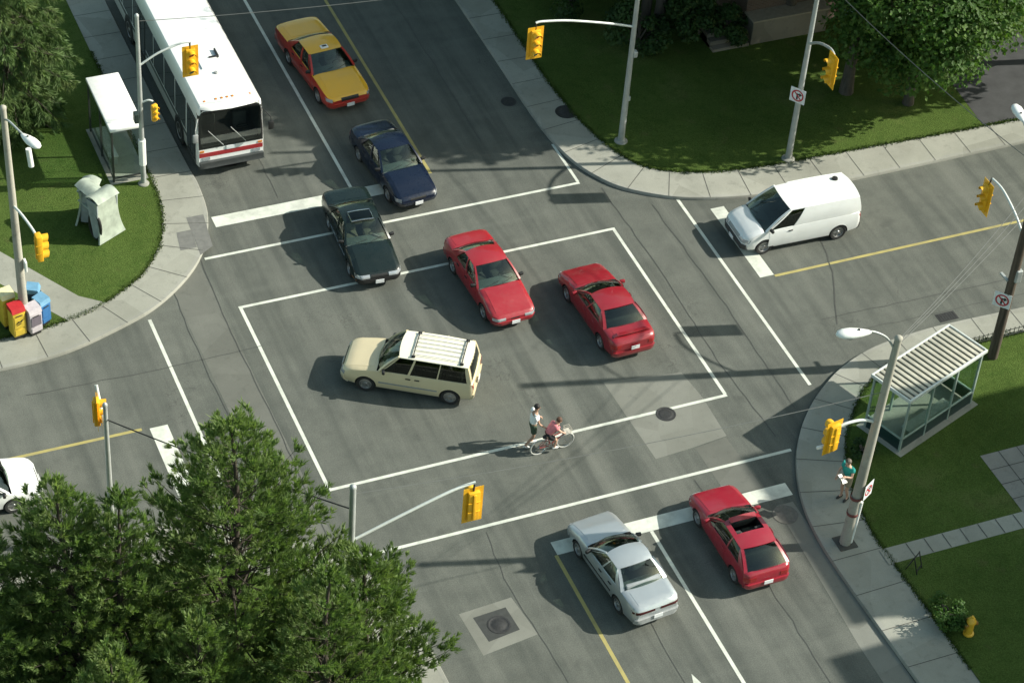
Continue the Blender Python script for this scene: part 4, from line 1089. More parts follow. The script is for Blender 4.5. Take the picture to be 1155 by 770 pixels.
def shelter_right():
    ang = radians(20.5)
    r = thing('bus_shelter', 'green-framed glass bus shelter with a ribbed pale roof on the right-hand lawn', 'bus shelter', (12.72, -7.72, .13), ang)
    lx, ly, h = 1.85, .75, 2.3
    fr = simple('pale_green_frame', (.33,.40,.36), .45, .2)
    # ribbed roof: pale pans between dark grooves
    RP = simple('roof_pan', (.45,.43,.35), .55, 0, .15, 3); RD = simple('roof_groove', (.15,.145,.12), .7)
    bm = bmesh.new(); box(bm, 0,0,h+.04, 2*lx+.2, 2*ly+.1, .04); groove = obj('roof', bm, RD, r)
    bm = bmesh.new(); n = 17
    for i in range(n):
        x = -lx-.06+(2*lx+.12)*(i+.5)/n; box(bm, x, 0, h+.085, (2*lx+.12)/n*.60, 2*ly+.06, .05, 0, .014)
    pp = obj('roof_pan_ribs', bm, RP, r, smooth=40); pp.parent = groove
    for (cx, cy, sx, sy) in ((0,-ly-.06,2*lx+.3,.07),(0,ly+.06,2*lx+.3,.07),(-lx-.12,0,.06,2*ly+.05),(lx+.12,0,.06,2*ly+.05)):
        bm = bmesh.new(); box(bm, cx, cy, h+.06, sx, sy, .13, 0, .015); obj('roof_edge', bm, ARMW, r).parent = groove
    for x, y in ((-lx,-ly),(-lx/3,-ly),(lx/3,-ly),(lx,-ly),(-lx,ly),(lx,ly),(-lx*.3,ly)):
        bm = bmesh.new(); box(bm, x, y, h/2, .07, .07, h); obj('post', bm, fr, r)
    for i in range(3):
        x = -lx+lx*2/3*(i+.5)
        bm = bmesh.new(); box(bm, x, -ly, 1.35, lx*2/3-.08, .014, 1.6); obj('glass_panel', bm, SHELG, r)
        bm = bmesh.new(); box(bm, x, -ly, .30, lx*2/3-.08, .03, .46); obj('kick_panel', bm, simple('dark_green_panel', (.018,.042,.040), .3), r)
    bm = bmesh.new(); box(bm, 0, -ly, .56, 2*lx, .055, .055); obj('rail', bm, fr, r)
    for s in (-1, 1):
        bm = bmesh.new(); box(bm, s*lx, 0, 1.35, .014, 2*ly-.1, 1.6); obj('glass_panel', bm, SHELG, r)
        bm = bmesh.new(); box(bm, s*lx, 0, .30, .03, 2*ly-.1, .46); obj('kick_panel', bm, MATS['dark_green_panel'], r)
        bm = bmesh.new(); box(bm, s*lx, 0, .56, .055, 2*ly, .055); obj('rail', bm, fr, r)
    bm = bmesh.new(); box(bm, -.2, -ly+.3, .45, 2.2, .38, .06, 0, .015)
    for x in (-1.1,.7): box(bm, x, -ly+.3, .21, .06, .32, .42)
    obj('bench', bm, simple('bench_grey', (.38,.39,.36), .6), r)
    bm = bmesh.new(); box(bm, 0,0,.012, 2*lx+.35, 2*ly+.45, .035); obj('pad', bm, CONC, r)
shelter_right()
bm = bmesh.new(); lathe(bm, [(.17,0),(.19,.02),(.23,.62),(.25,.66),(.25,.72),(.21,.74),(.19,.70),(.0,.66)], 16, Matrix.Translation((0,0,0)))
bn = obj('litter_bin', bm, simple('bin_dark', (.05,.06,.055), .5), None, smooth=40); bn.location = (14.35,-5.55,.13); tag(bn, 'dark round litter bin between the ribbed shelter roof and the kerb', 'litter bin')

# ---- newspaper boxes
def newsbox(label, x, y, rz, body, topm, doorm, w=.45, h=1.05, d=.42, kind='slope'):
    r = thing('newspaper_box', label, 'newspaper box', (x, y, .15), radians(rz), 'newspaper boxes around the left pole')
    bm = bmesh.new(); box(bm, 0,0,.15+(h-.15)/2, d, w, h-.15, 0, .02); obj('body', bm, body, r, smooth=40)
    bm = bmesh.new()
    prof = [(-d/2-.01,h+.003),(d/2+.02,h+.003),(d/2-.04,h+.16),(-d/2-.01,h+.20)]
    a = [bm.verts.new((px, -w/2-.01, pz)) for px, pz in prof]; b = [bm.verts.new((px, w/2+.01, pz)) for px, pz in prof]
    for k in range(4): bm.faces.new((a[k], a[(k+1)%4], b[(k+1)%4], b[k]))
    bm.faces.new(a); bm.faces.new(b); obj('top', bm, topm, r)
    bm = bmesh.new(); box(bm, d/2+.012, 0, h*.66, .02, w*.82, h*.42, 0, .006); dr = obj('door', bm, doorm, r)
    bm = bmesh.new(); box(bm, d/2+.03, 0, h*.90, .03, w*.5, .03, 0, .008); obj('handle', bm, BLACK, r).parent = dr
    bm = bmesh.new(); box(bm, d/2+.012, 0, h*.28, .02, w*.82, h*.2, 0, .006); obj('panel', bm, body, r)
    bm = bmesh.new(); box(bm, 0,0,.075, d*.8, w*.8, .15); obj('stand', bm, BLACK, r)
    return r, dr
YB = simple('box_yellow', (.55,.39,.04), .5, 0, .15); RB_ = simple('box_red', (.42,.02,.025), .45); PB = simple('box_pale', (.46,.42,.45), .5); BB = simple('box_blue', (.03,.13,.32), .45); LB = simple('box_sky', (.13,.28,.42), .45); PAL = simple('box_cream', (.76,.68,.40), .5); DW = simple('box_window', (.14,.12,.15), .15)
_nb = newsbox
def newsbox(label, x, y, *a, **k): return _nb(label, x-.36, y+.12, *a, **k)
q, d_ = newsbox('yellow newspaper box with a red top and a black squiggle on its door', -14.22, 5.30, -78, YB, RB_, YB, .46, 1.15)
bm = bmesh.new(); tube(bm, [(.242,-.12,.72),(.246,-.04,.80),(.246,.03,.76),(.246,.10,.84)], .018, 5); tube(bm, [(.242,-.10,.66),(.246,.05,.70)], .014, 5); obj('squiggle', bm, BLACK, d_)
newsbox('tall pale yellow newspaper box half hidden behind the red-topped one', -14.40, 5.92, -78, YB, PAL, YB, .46, 1.3)
newsbox('pale mauve newspaper box with a dark window, right of the yellow one', -13.68, 5.32, -72, PB, PB, DW, .46, .95)
newsbox('bright blue newspaper box behind the mauve one', -13.28, 5.70, -60, BB, LB, BB, .42, .92)
newsbox('dark blue newspaper box with a pale blue lid, farthest from the road', -13.42, 6.20, -20, simple('box_navy', (.02,.05,.10), .4), LB, BLACK, .42, 1.05)

# ---- pale kiosks on the west lawn
def kiosk(label, x, y, rz, w=1.0, h=1.65, flare=.12):
    r = thing('kiosk', label, 'kiosk', (x, y, .15), radians(rz), 'pale kiosks on the left lawn')
    KP = simple('kiosk_pale_green', (.33,.37,.31), .55, 0, .25, 3); KG = simple('kiosk_grey', (.28,.31,.32), .45, 0, .25, 3)
    def P(u, v):
        t = 2*u-1; ww = w/2*(1-.10*sin(pi*v))+flare*(1-v)**3+.03*v**4; return Vector((.16*(1-v)**2-.05*v, t*ww, .04+h*v))
    bm = bmesh.new(); grid(bm, P, 6, 14, .07); obj('front_panel', bm, KP, r, smooth=40)
    for s in (-1, 1):
        bm = bmesh.new(); grid(bm, lambda u, v: Vector((-.02-.55*u*(.45+.55*v), s*(w/2-.04), .12+(h-.1)*v)), 4, 8, .04); obj('side_panel', bm, KG, r, smooth=40)
    bm = bmesh.new(); grid(bm, lambda u, v: Vector((-.62+.68*u, (2*v-1)*w*.5, h+.05+.14*sin(pi*u))), 8, 4, .04); obj('hood', bm, KP, r, smooth=50)
    bm = bmesh.new(); box(bm, -.34, 0, .95, .45, w*.85, .05, 0, .012); obj('shelf', bm, KP, r)
    bm = bmesh.new(); box(bm, -.12, 0, 1.3, .14, .30, .42, 0, .02); obj('handset_unit', bm, BLACK, r)
    bm = bmesh.new(); tube(bm, [(-.28,0,0),(-.28,0,.95)], .05, 8); obj('stand', bm, BLACK, r)
    return r
kiosk('pale green flared kiosk panel nearest the kerb on the left lawn', -10.3, 9.55, -62)
kiosk('grey-hooded kiosk just behind the flared one on the left lawn', -10.45, 10.55, 20, .85, 1.55)
kiosk('farthest of the pale kiosks on the left lawn, its shelf turned away from the road', -10.9, 10.85, 150, .85, 1.45)
# dark ring-like loop at the front kiosk
bm = bmesh.new(); tube(bm, [(-.02+.0*cos(a*pi/10), .30*cos(a*pi/10), .62+.55*sin(a*pi/10)) for a in range(21)], .055, 8, cap=False); tube(bm, [(0,0,0),(0,0,.08)], .06, 8)
lp = obj('cycle_loop', bm, BLACK, None, smooth=60); lp.location = (-10.78, 9.55, .15); lp.rotation_euler = (0,0,radians(25)); tag(lp, 'black metal loop standing beside the flared pale kiosk', 'bike rack')

# ---- hydrant, A-frame, fence, manholes
def hydrant(x, y):
    r = thing('fire_hydrant', 'small yellow fire hydrant beside the round bush on the right-hand lawn', 'fire hydrant', (x, y, .15))
    HY = simple('hydrant_yellow', (.66,.38,.03), .45)
    bm = bmesh.new(); lathe(bm, [(.17,0),(.17,.05),(.12,.07),(.115,.5),(.15,.52),(.15,.57),(.13,.60),(.10,.68),(.05,.72),(.04,.78),(0,.78)], 16); obj('body', bm, HY, r, smooth=40)
    for a in (0, pi/2, pi):
        bm = bmesh.new(); lathe(bm, [(.06,.08),(.06,.19),(.075,.19),(.075,.22),(.03,.23),(.03,.25),(0,.25)], 10, Matrix.Translation((0,0,.42)) @ Matrix.Rotation(a, 4, 'Z') @ Matrix.Rotation(pi/2, 4, 'Y')); obj('nozzle', bm, simple('hydrant_cap', (.30,.14,.02), .5), r, smooth=40)
hydrant(9.36, -16.85)
r = thing('sandwich_board', 'small black folding frame standing where the garden path meets the pavement', 'sandwich board', (9.1, -13.9, .15), radians(35))
for s in (1, -1):
    bm = bmesh.new(); M4 = Matrix.Rotation(s*.32, 4, 'X')
    box(bm, -.18, 0, .32, .03, .025, .68, M4=Matrix.Translation((0,s*.20,0)) @ M4); box(bm, .18, 0, .32, .03, .025, .68, M4=Matrix.Translation((0,s*.20,0)) @ M4)
    box(bm, 0, 0, .63, .36, .025, .03, M4=Matrix.Translation((0,s*.20,0)) @ M4); box(bm, 0, 0, .12, .36, .025, .03, M4=Matrix.Translation((0,s*.20,0)) @ M4)
    obj('leg_frame', bm, BLACK, r)
bm = bmesh.new()
for i in range(40):
    x = 14.9+i*.18; box(bm, x, -5.22, .22, .018, .018, .42)
box(bm, 18.4, -5.22, .36, 7.2, .02, .02); box(bm, 18.4, -5.22, .12, 7.2, .02, .02)
fn = obj('low_fence', bm, simple('fence_iron', (.06,.065,.055), .6)); fn.location.z = .13; tag(fn, 'low iron edging fence between the right-hand pavement and the sunny lawn', 'fence')
MAN = simple('manhole_iron', (.045,.045,.045), .6, .4, .25, 12)
def manhole(x, y, rr, z, label, m=MAN):
    bm = bmesh.new(); lathe(bm, [(rr,0),(rr,.008),(rr*.86,.009),(rr*.84,.005),(rr*.6,.006),(rr*.58,.010),(0,.010)], 28); o = obj('manhole_cover', bm, m, None, smooth=30); o.location = (x, y, z); tag(o, label, 'manhole cover', 'manhole covers')
manhole(4.72,-4.86,.34,.004,'iron manhole cover beside the crosswalk line near the bicycle'); manhole(-4.08,-11.72,.36,.006,'iron manhole cover set in the square patch by the lower pines')
manhole(8.13,11.57,.42,.132,'dark round cover in the shaded upper pavement'); manhole(6.4,-10.35,.42,.004,'pale round cover beside the red hatchback', simple('manhole_pale', (.12,.115,.10), .7, 0, .2, 8))
manhole(6.35,13.0,.3,.004,'dark drain cover by the upper kerb')
bm = bmesh.new(); box(bm, 16.35,-3.45,.006, .75,.42,.008)
for i in range(7): box(bm, 16.05+i*.1,-3.45,.012,.03,.36,.008)
tag(obj('storm_drain', bm, MAN), 'storm drain grate in the gutter below the wooden pole', 'drain')

# ---- buildings
BRICK = None
def mat_brick(name, c1, c2, mortar, sc=1.0):
    m, nt, b = nodes(name); g = N(nt, 'ShaderNodeTexCoord'); mp = N(nt, 'ShaderNodeMapping'); L(nt, g.outputs['Object'], mp.inputs[0])
    sx = N(nt, 'ShaderNodeSeparateXYZ'); L(nt, mp.outputs[0], sx.inputs[0]); ad = N(nt, 'ShaderNodeMath', operation='ADD'); L(nt, sx.outputs[0], ad.inputs[0]); L(nt, sx.outputs[1], ad.inputs[1])
    cb = N(nt, 'ShaderNodeCombineXYZ'); L(nt, ad.outputs[0], cb.inputs[0]); L(nt, sx.outputs[2], cb.inputs[1])
    t = N(nt, 'ShaderNodeTexBrick'); L(nt, cb.outputs[0], t.inputs['Vector']); t.inputs['Color1'].default_value = (*c1,1); t.inputs['Color2'].default_value = (*c2,1); t.inputs['Mortar'].default_value = (*mortar,1)
    t.inputs['Scale'].default_value = 2.2*sc; t.inputs['Mortar Size'].default_value = .012; t.inputs['Brick Width'].default_value = .5; t.inputs['Row Height'].default_value = .17
    L(nt, t.outputs['Color'], b.inputs['Base Color']); b.inputs['Roughness'].default_value = .88; MATS[name] = m; return m
BRICK = mat_brick('red_brown_brick', (.20,.10,.07), (.25,.13,.09), (.30,.28,.25)); STONE = mat_concrete('ledge_stone', (.17,.15,.12), (.25,.22,.18)); DBR = mat_brick('dark_brick', (.10,.065,.05), (.13,.085,.065), (.16,.15,.13))
WINM = simple('window_dark', (.02,.025,.025), .08)
# apartment block south-east of the crossing, off the right edge, whose shadow lies over the lawn
def apartment():
    r = thing('apartment_block', 'brick apartment block beyond the right edge, shading the right-hand lawn', 'building', (0,0,0))
    H1, x0, x1, y0, y1 = 15.0, 29.2, 43.0, -21.3, -13.75
    dx = .0
    def blk(nm, X0, Y0, X1, Y1, h, m=BRICK):
        bm = bmesh.new(); box(bm, (X0+X1)/2, (Y0+Y1)/2, h/2, X1-X0, Y1-Y0, h); return obj(nm, bm, m, r)
    blk('wall', x0, y0, x1, y1, H1-.02); blk('wall', x0+.05, y0-1.0, x1, y0, H1-1.5); blk('wall', x0-1.7, y0-14, x1, y0-1.0, H1-.02)  # lower middle wall is shaped to let sun onto the pavement
    bm = bmesh.new(); box(bm, (x0+x1)/2, (y0+y1)/2, H1+.07, x1-x0+.2, y1-y0+.2, .18, 0, .02); obj('roof', bm, STONE, r)
    for k in range(5):
        for j in range(3):
            bm = bmesh.new(); box(bm, x0-.02, y0+1.3+j*2.5, 1.8+k*2.85, .08, 1.3, 1.4); w = obj('window', bm, WHITEM, r)
            bm = bmesh.new(); box(bm, x0-.05, y0+1.3+j*2.5, 1.8+k*2.85, .06, 1.14, 1.24); obj('pane', bm, WINM, r).parent = w
        for j in range(4):
            bm = bmesh.new(); box(bm, x0+1.8+j*3.2, y1+.02, 1.8+k*2.85, 1.4, .08, 1.4); w = obj('window', bm, WHITEM, r)
            bm = bmesh.new(); box(bm, x0+1.8+j*3.2, y1+.05, 1.8+k*2.85, 1.24, .06, 1.24); obj('pane', bm, WINM, r).parent = w
apartment()
def house():
    r = thing('house', 'dark brick house with a pale stone ledge behind the shaded upper lawn', 'house', (17.0, 14.2, .1), 0)
    bm = bmesh.new(); box(bm, 6, 4.5, 2.8, 12, 9, 5.6); obj('wall', bm, DBR, r)
    bm = bmesh.new(); box(bm, 1.7, -.35, .55, 3.4, .7, 1.1, 0, .02); obj('planter_wall', bm, STONE, r)
    bm = bmesh.new(); box(bm, 1.7, -.36, 1.14, 3.5, .8, .08, 0, .015); obj('planter_coping', bm, simple('coping_stone', (.30,.26,.20), .8, bumpy=.2), r)
    bm = bmesh.new()
    for k in range(3): box(bm, -.9, .3-.3*k, .27-.09*k, 1.6, .9+.0*k, .54-.18*k)
    obj('steps', bm, STONE, r)
    bm = bmesh.new(); box(bm, 4.9, -.02, 1.1, 1.0, .08, 2.1); d = obj('door', bm, simple('door_dark_green', (.02,.05,.04), .4), r)
    bm = bmesh.new(); box(bm, 5.25, -.08, 1.1, .05, .06, .12); obj('handle', bm, CHR, r).parent = d
    for x, z in ((1.6,2.9),(8.3,1.9),(1.6,4.6),(5,4.6),(8.3,4.6)):
        bm = bmesh.new(); box(bm, x, -.02, z, 1.5, .08, 1.2); w = obj('window', bm, WHITEM, r)
        bm = bmesh.new(); box(bm, x, -.05, z, 1.34, .06, 1.04); obj('pane', bm, WINM, r).parent = w
    bm = bmesh.new()
    v = [bm.verts.new(p) for p in ((-.4,-.5,5.61),(12.4,-.5,5.61),(12.4,9.5,5.61),(-.4,9.5,5.61),(3,4.5,8.4),(9,4.5,8.4))]
    for q in ((0,1,5,4),(1,2,5),(2,3,4,5),(3,0,4),(3,2,1,0)): bm.faces.new([v[k] for k in q])
    obj('roof', bm, simple('shingle_grey', (.09,.085,.08), .9, 0, .2, 20), r)
house()

# ------------------------------------------------------------------ vegetation
BARK = None
def mat_bark(name, lo, hi):
    m, nt, b = nodes(name); f = noisef(nt, worldco(nt, (9, 9, 2)), 1, 5, .7)
    L(nt, ramp(nt, f, [(.3, lo), (.7, hi)]).outputs[0], b.inputs['Base Color']); b.inputs['Roughness'].default_value = .95; bump(nt, b, f, .8, .03); MATS[name] = m; return m
BARK = mat_bark('pine_bark', (.030,.024,.018), (.075,.060,.045)); BARKG = mat_bark('grey_bark', (.045,.038,.03), (.10,.085,.07))
PINE = mat_leaf('pine_needles', (.078,.128,.042), (.128,.188,.062), (.192,.240,.096), .35)
SPRUCE = mat_leaf('spruce_needles', (.045,.085,.026), (.080,.130,.038), (.13,.170,.060), .2)
MAPLE = mat_leaf('maple_leaves', (.026,.068,.012), (.052,.110,.020), (.092,.150,.032), .3)
DARKL = mat_leaf('dark_leaves', (.016,.042,.012), (.034,.072,.018), (.062,.100,.030), .25)
def mesh_obj(name, V, F, mat, parent=None):
    me = bpy.data.meshes.new(name); me.from_pydata(V, [], F); me.materials.append(mat); me.update()
    return link(bpy.data.objects.new(name, me), parent)
def tuft(V, F, p, d, rng, n=14, ln=.26, w=.034, spread=.75):
    """spray of blade-like needles growing from p along d"""
    d = d.normalized(); a = d.orthogonal().normalized(); b = d.cross(a)
    for k in range(n):
        t = rng.random()*2*pi; s = spread*sqrt(rng.random())
        q = (d + (a*cos(t)+b*sin(t))*s).normalized()*ln*rng.uniform(.6, 1.1)
        o = p + d*ln*rng.uniform(-.25, .35)
        sd_ = q.cross(Vector((rng.uniform(-1,1), rng.uniform(-1,1), rng.uniform(-1,1)))).normalized()*w*rng.uniform(.7, 1.3)
        i = len(V); V += [o-sd_*.6, o+q*.55-sd_, o+q, o+q*.55+sd_*.8]; F.append((i, i+1, i+2, i+3))
def trunk_mesh(name, h, r, lean, seed, parent, mat, limbs=[], zmax=None):
    bm = bmesh.new(); n = 12
    def at(z): return Vector((lean[0]*z/h+.10*sin(z*.7+seed)*min(1, z/3), lean[1]*z/h+.10*cos(z*.6+seed*2)*min(1, z/3), z))
    zt = zmax or h*.97
    tube(bm, [at(zt*i/n)-Vector((0,0,.15 if i == 0 else 0)) for i in range(n+1)], [r*(1.25 if i == 0 else 1)*(1-.92*i/n)+.012 for i in range(n+1)], 9)
    for pts, rr in limbs: tube(bm, pts, [rr*(1-.8*i/(len(pts)-1)) for i in range(len(pts))], 5)
    obj(name, bm, mat, parent, smooth=60); return at
def conifer(label, x, y, h, R, z0, seed, mat=PINE, kind='pine', dens=1.0, droop=0.0, lean=(0,0), name='pine_tree', group=None, tl=.23, whorl=.52, r0=.2, visible=True):
    rng = random.Random(seed)
    root = thing(name, label, 'tree', (x, y, .13), rng.uniform(0, 6), group)
    limbs = []; V, F = [], []
    def at(z): return Vector((lean[0]*z/h+.10*sin(z*.7+seed)*min(1, z/3), lean[1]*z/h+.10*cos(z*.6+seed*2)*min(1, z/3), z))
    z = z0; az0 = 0
    while z < h*.985:
        t = (z-z0)/(h-z0)
        prof = ((1-t)**(.80 if kind == 'pine' else .95))*min(1, .55+t*3)
        nb = max(4, int(rng.uniform(6, 8.5)*dens*(1 if t < .8 else .8)))
        for k in range(nb):
            a = az0 + 2*pi*(k+rng.uniform(-.3, .3))/nb
            Lb = max(.22, R*prof*rng.uniform(.70, 1.14))
            if kind == 'pine' and rng.random() < .10: Lb *= 1.18
            up = (.18+.5*t)+rng.uniform(-.12, .15) - droop*(1-t*.7)
            o = at(z+rng.uniform(-.25, .25)); pts = []
            for i in range(6):
                s = i/5; zz = up*s*Lb + (.18 if kind == 'pine' else .10)*Lb*s*s - droop*.25*Lb*s
                pts.append(o+Vector((cos(a)*Lb*s, sin(a)*Lb*s, zz)))
            if Lb > .5: limbs.append((pts, max(.008, .013*Lb)))
            # side shoots carry the needles
            ns = max(3, int(Lb*7.5*dens))
            for i in range(ns):
                s = .28+.74*(i+rng.random())/ns
                s = min(s, 1.0); j = min(4, int(s*5)); p = pts[j].lerp(pts[j+1], s*5-j)
                da = a+rng.choice((-1, 1))*rng.uniform(.3, 1.1); ll = Lb*.34*(1.15-s)*rng.uniform(.5, 1.2)+.08
                e = p+Vector((cos(da)*ll, sin(da)*ll, ll*(.32-droop*1.1)+rng.uniform(-.05,.08)))
                m = 1+int(ll/.24)
                for q in range(m):
                    c = p.lerp(e, (q+1)/m)
                    d = Vector((cos(da)*.55, sin(da)*.55, (.75 if kind == 'pine' else .05-droop))) + Vector((rng.uniform(-.4,.4), rng.uniform(-.4,.4), rng.uniform(-.2,.3)))
                    tuft(V, F, c, d, rng, 24, tl*rng.uniform(.8, 1.3), .0125, .62)
            tuft(V, F, pts[-1], pts[-1]-pts[-2]+Vector((0,0,.1 if kind == 'pine' else 0)), rng, 14, tl)
        az0 += rng.uniform(.4, 1.2); z += whorl*rng.uniform(.75, 1.2)*(1-.4*t)
    for k in range(6): tuft(V, F, at(h*(.95+.01*k)), Vector((rng.uniform(-.3,.3), rng.uniform(-.3,.3), 1)), rng, 12, tl)
    trunk_mesh('trunk', h, r0, lean, seed, root, BARK, limbs)
    mesh_obj('crown', V, F, mat, root); return root
def broadleaf(label, x, y, h, R, z0, seed, mat, n=9000, leaf=.15, name='broadleaf_tree', lobes=26, group=None, squash=1.0, r0=.2, cat='tree'):
    rng = random.Random(seed); root = thing(name, label, cat, (x, y, .13), 0, group)
    V, F = [], []; limbs = []; zc = (z0+h)/2; hz = (h-z0)/2
    cl = []
    for k in range(lobes):
        while True:
            v = Vector((rng.uniform(-1,1), rng.uniform(-1,1), rng.uniform(-1,1)))
            if .25 < v.length < 1: break
        v = v.normalized()*v.length**.5
        taper = 1-.35*max(0, v.z)
        c = Vector((v.x*R*.74*taper, v.y*R*.74*taper, zc+v.z*hz*.76)); rr = R*rng.uniform(.24, .42)
        cl.append((c, rr)); s = Vector((0,0,z0*.8+.35*max(0, c.z-z0)))
        m = s.lerp(c, .5)+Vector((rng.uniform(-.2,.2), rng.uniform(-.2,.2), .15)); limbs.append(([s, m, c], .05))
    tot = sum(r*r for _, r in cl)
    for c, rr in cl:
        for i in range(int(n*rr*rr/tot)):
            d = Vector((rng.gauss(0,1), rng.gauss(0,1), rng.gauss(0,1))).normalized()
            rad = rr*(1-.55*rng.random()**1.7)*(1+.22*noise.noise(c*3+d*2.2)); p = c+Vector((d.x*rad, d.y*rad, d.z*rad*.8*squash))
            nrm = (d*.7+Vector((rng.gauss(0,.5), rng.gauss(0,.5), .55+rng.gauss(0,.4)))).normalized()
            a = nrm.orthogonal().normalized(); a = (Matrix.Rotation(rng.random()*6.28, 3, nrm) @ a); b = nrm.cross(a)
            s = leaf*rng.uniform(.6, 1.25); k = len(V)
            V += [p-a*s*.5, p+b*s*.38+a*s*.05, p+a*s*.6-nrm*s*.12, p-b*s*.38+a*s*.05]; F.append((k, k+1, k+2, k+3))
    if z0 > .3: trunk_mesh('trunk', h, r0, (0,0), seed, root, BARKG, limbs, zmax=z0+.55*(h-z0))
    else: trunk_mesh('stem', max(h, .5), r0, (0,0), seed, root, BARKG, limbs, zmax=h*.6)
    mesh_obj('crown', V, F, mat, root); return root

GP = 'pines on the lower left lawn'
conifer('tallest pine, in front, its pointed crown over the white stop bar', -12.75, -12.9, 11.9, 3.8, 2.8, 11, lean=(0,0), group=GP, r0=.24, dens=1.1)
conifer('wide pine filling the lower left corner, in front of the white car', -17.3, -13.0, 11.2, 3.3, .9, 23, group=GP, dens=1.15)
conifer('slimmer pine squeezed between the tallest pine and the left one', -16.0, -13.6, 11.0, 2.5, 1.0, 31, group=GP)
conifer('lowest pine at the kerb by the square patch, foot of the signal arm', -9.6, -14.6, 7.5, 2.8, 1.0, 47, group=GP, dens=1.15)
conifer('dark pine behind the tallest one, nearer the bottom edge', -11.2, -16.3, 9.4, 2.6, 1.2, 53, group=GP)
conifer('young pine at the very bottom left, in front of the wide one', -17.2, -16.6, 8.6, 2.4, .6, 59, group=GP)
conifer('pine farthest left, cut by the edge below the white car', -19.6, -12.6, 10.5, 2.9, .8, 61, group=GP)
conifer('short pine filling the gap under the tallest one', -14.6, -16.0, 8.2, 2.6, .8, 67, group=GP)
conifer('drooping yellow-green spruce at the top left beside the white-roofed shelter', -11.9, 17.0, 15.0, 2.8, .5, 71, SPRUCE, 'spruce', 1.15, .62, name='spruce_tree', tl=.30, whorl=.55)
broadleaf('round leafy maple at the upper right edge of the shaded lawn', 21.2, 8.1, 9.2, 4.1, 1.1, 5, MAPLE, 27000, .19, 'maple_tree', 50)
GT = 'trees shading the upper lawn and street'
for k, (x, y, h, R, z0, n, lb) in enumerate((
    (19.2, 9.5, 15.5, 3.7, 4.5, 14000, 'tall tree with a bare trunk just left of the round maple'),
    (13.2, 15.6, 12.8, 3.6, .5, 11000, 'dark leafy tree hanging over the middle of the top edge'),
    (11.8, 19.5, 12.2, 3.8, .8, 10000, 'dark tree behind the long signal arm at the top edge'),
    (15.8, 18.5, 16.0, 4.0, 2.0, 9000, 'dark tree left of the house steps'),
    (12.6, 26.0, 12.8, 5.0, 3.0, 10000, 'tree beyond the top edge, first along the street'),
    (13.5, 35.0, 13.0, 5.5, 3.0, 4500, 'tree beyond the top edge, second along the street'),
    (25.5, 12.5, 16.0, 4.5, 3.0, 9000, 'tall tree behind the maple beside the driveway'),
    (30.3, 8.3, 13.0, 3.6, 2.0, 9000, 'tall tree beyond the right edge past the driveway'),
    (13.6, 15.2, 13.2, 6.0, 6.6, 15000, 'unseen high-crowned tree added above the picture to shade the upper lawn'),  # crown added out of view to block sky light over the lawn
    (19.0, 14.2, 15.5, 6.0, 7.0, 15000, 'high-crowned tree added in front of the house, its unseen crown shading the lawn'),  # second added crown, also unseen, deepening the lawn shade
    (11.9, 21.0, 13.4, 6.4, 6.8, 15000, 'unseen spreading tree added above the picture to shade the upper street'),  # added out of view to darken the street below
    (10.8, 31.0, 13.4, 6.4, 5.0, 12000, 'spreading tree over the far end of the upper street'),
    (24.6, 9.6, 15.0, 3.6, 4.5, 11000, 'tall tree between the maple and the driveway'),
    (39.0, 12.0, 17.0, 5.0, 3.0, 4500, 'tall tree behind the one past the driveway'))):
    broadleaf(lb, x, y, h, R, z0, 100+k, DARKL, n, .32 if k != 1 and k != 2 else .24, 'shade_tree', 30, GT, r0=.24)
broadleaf('round pale green bush beside the yellow hydrant', 8.95, -16.15, .95, .72, .05, 9, MAPLE, 2600, .085, 'bush', 14, r0=.05, cat='bush')
broadleaf('low bush between the right shelter and the curved pavement', 10.0, -8.9, .8, .5, .05, 12, DARKL, 900, .09, 'bush', 10, r0=.04, cat='bush')

for k, (x, y, h, R, lb) in enumerate(((12.4,14.3,2.6,1.5,'leftmost dark shrub under the trees at the middle of the top edge'),(14.6,14.6,2.4,1.4,'dark shrub between the other two at the top edge'),(16.0,14.0,1.8,1.1,'dark shrub beside the house steps'),(10.9,17.5,3.0,1.6,'dark shrub nearest the upper pavement'))):
    broadleaf(lb, x, y, h, R, .05, 200+k, DARKL, 3200, .15, 'shrub', 14, 'shrubs below the shade trees', r0=.05, cat='shrub')

# ragged turf along the lawn edges
rng = random.Random(3); V, F = [], []
for kb, inn in (KNE, KNW, KSE, KSW):
    for a, b in zip(inn, inn[1:]):
        if max(abs(a[0]), abs(a[1]), abs(b[0]), abs(b[1])) > 32: continue
        ln_ = hypot(b[0]-a[0], b[1]-a[1]); nx, ny = -(b[1]-a[1])/max(ln_, 1e-6), (b[0]-a[0])/max(ln_, 1e-6)
        for i in range(int(ln_*260)):
            t = rng.random(); w = rng.gauss(0, .05)*(1+1.2*max(0, noise.noise(Vector((a[0]+(b[0]-a[0])*t, a[1]+(b[1]-a[1])*t, 2))*1.5)))
            p = Vector((a[0]+(b[0]-a[0])*t+nx*w, a[1]+(b[1]-a[1])*t+ny*w, KZ)); h_ = rng.uniform(.03, .085); an = rng.random()*6.28
            s = Vector((cos(an), sin(an), 0))*rng.uniform(.012, .024); u = Vector((rng.gauss(0,.03), rng.gauss(0,.03), h_)); k = len(V)
            V += [p-s, p+s, p+u]; F.append((k, k+1, k+2))
me = bpy.data.meshes.new('grass'); me.from_pydata([tuple(v) for v in V], [], F); me.materials.append(GRASS)
struct(link(bpy.data.objects.new('grass', me)), 'stuff')

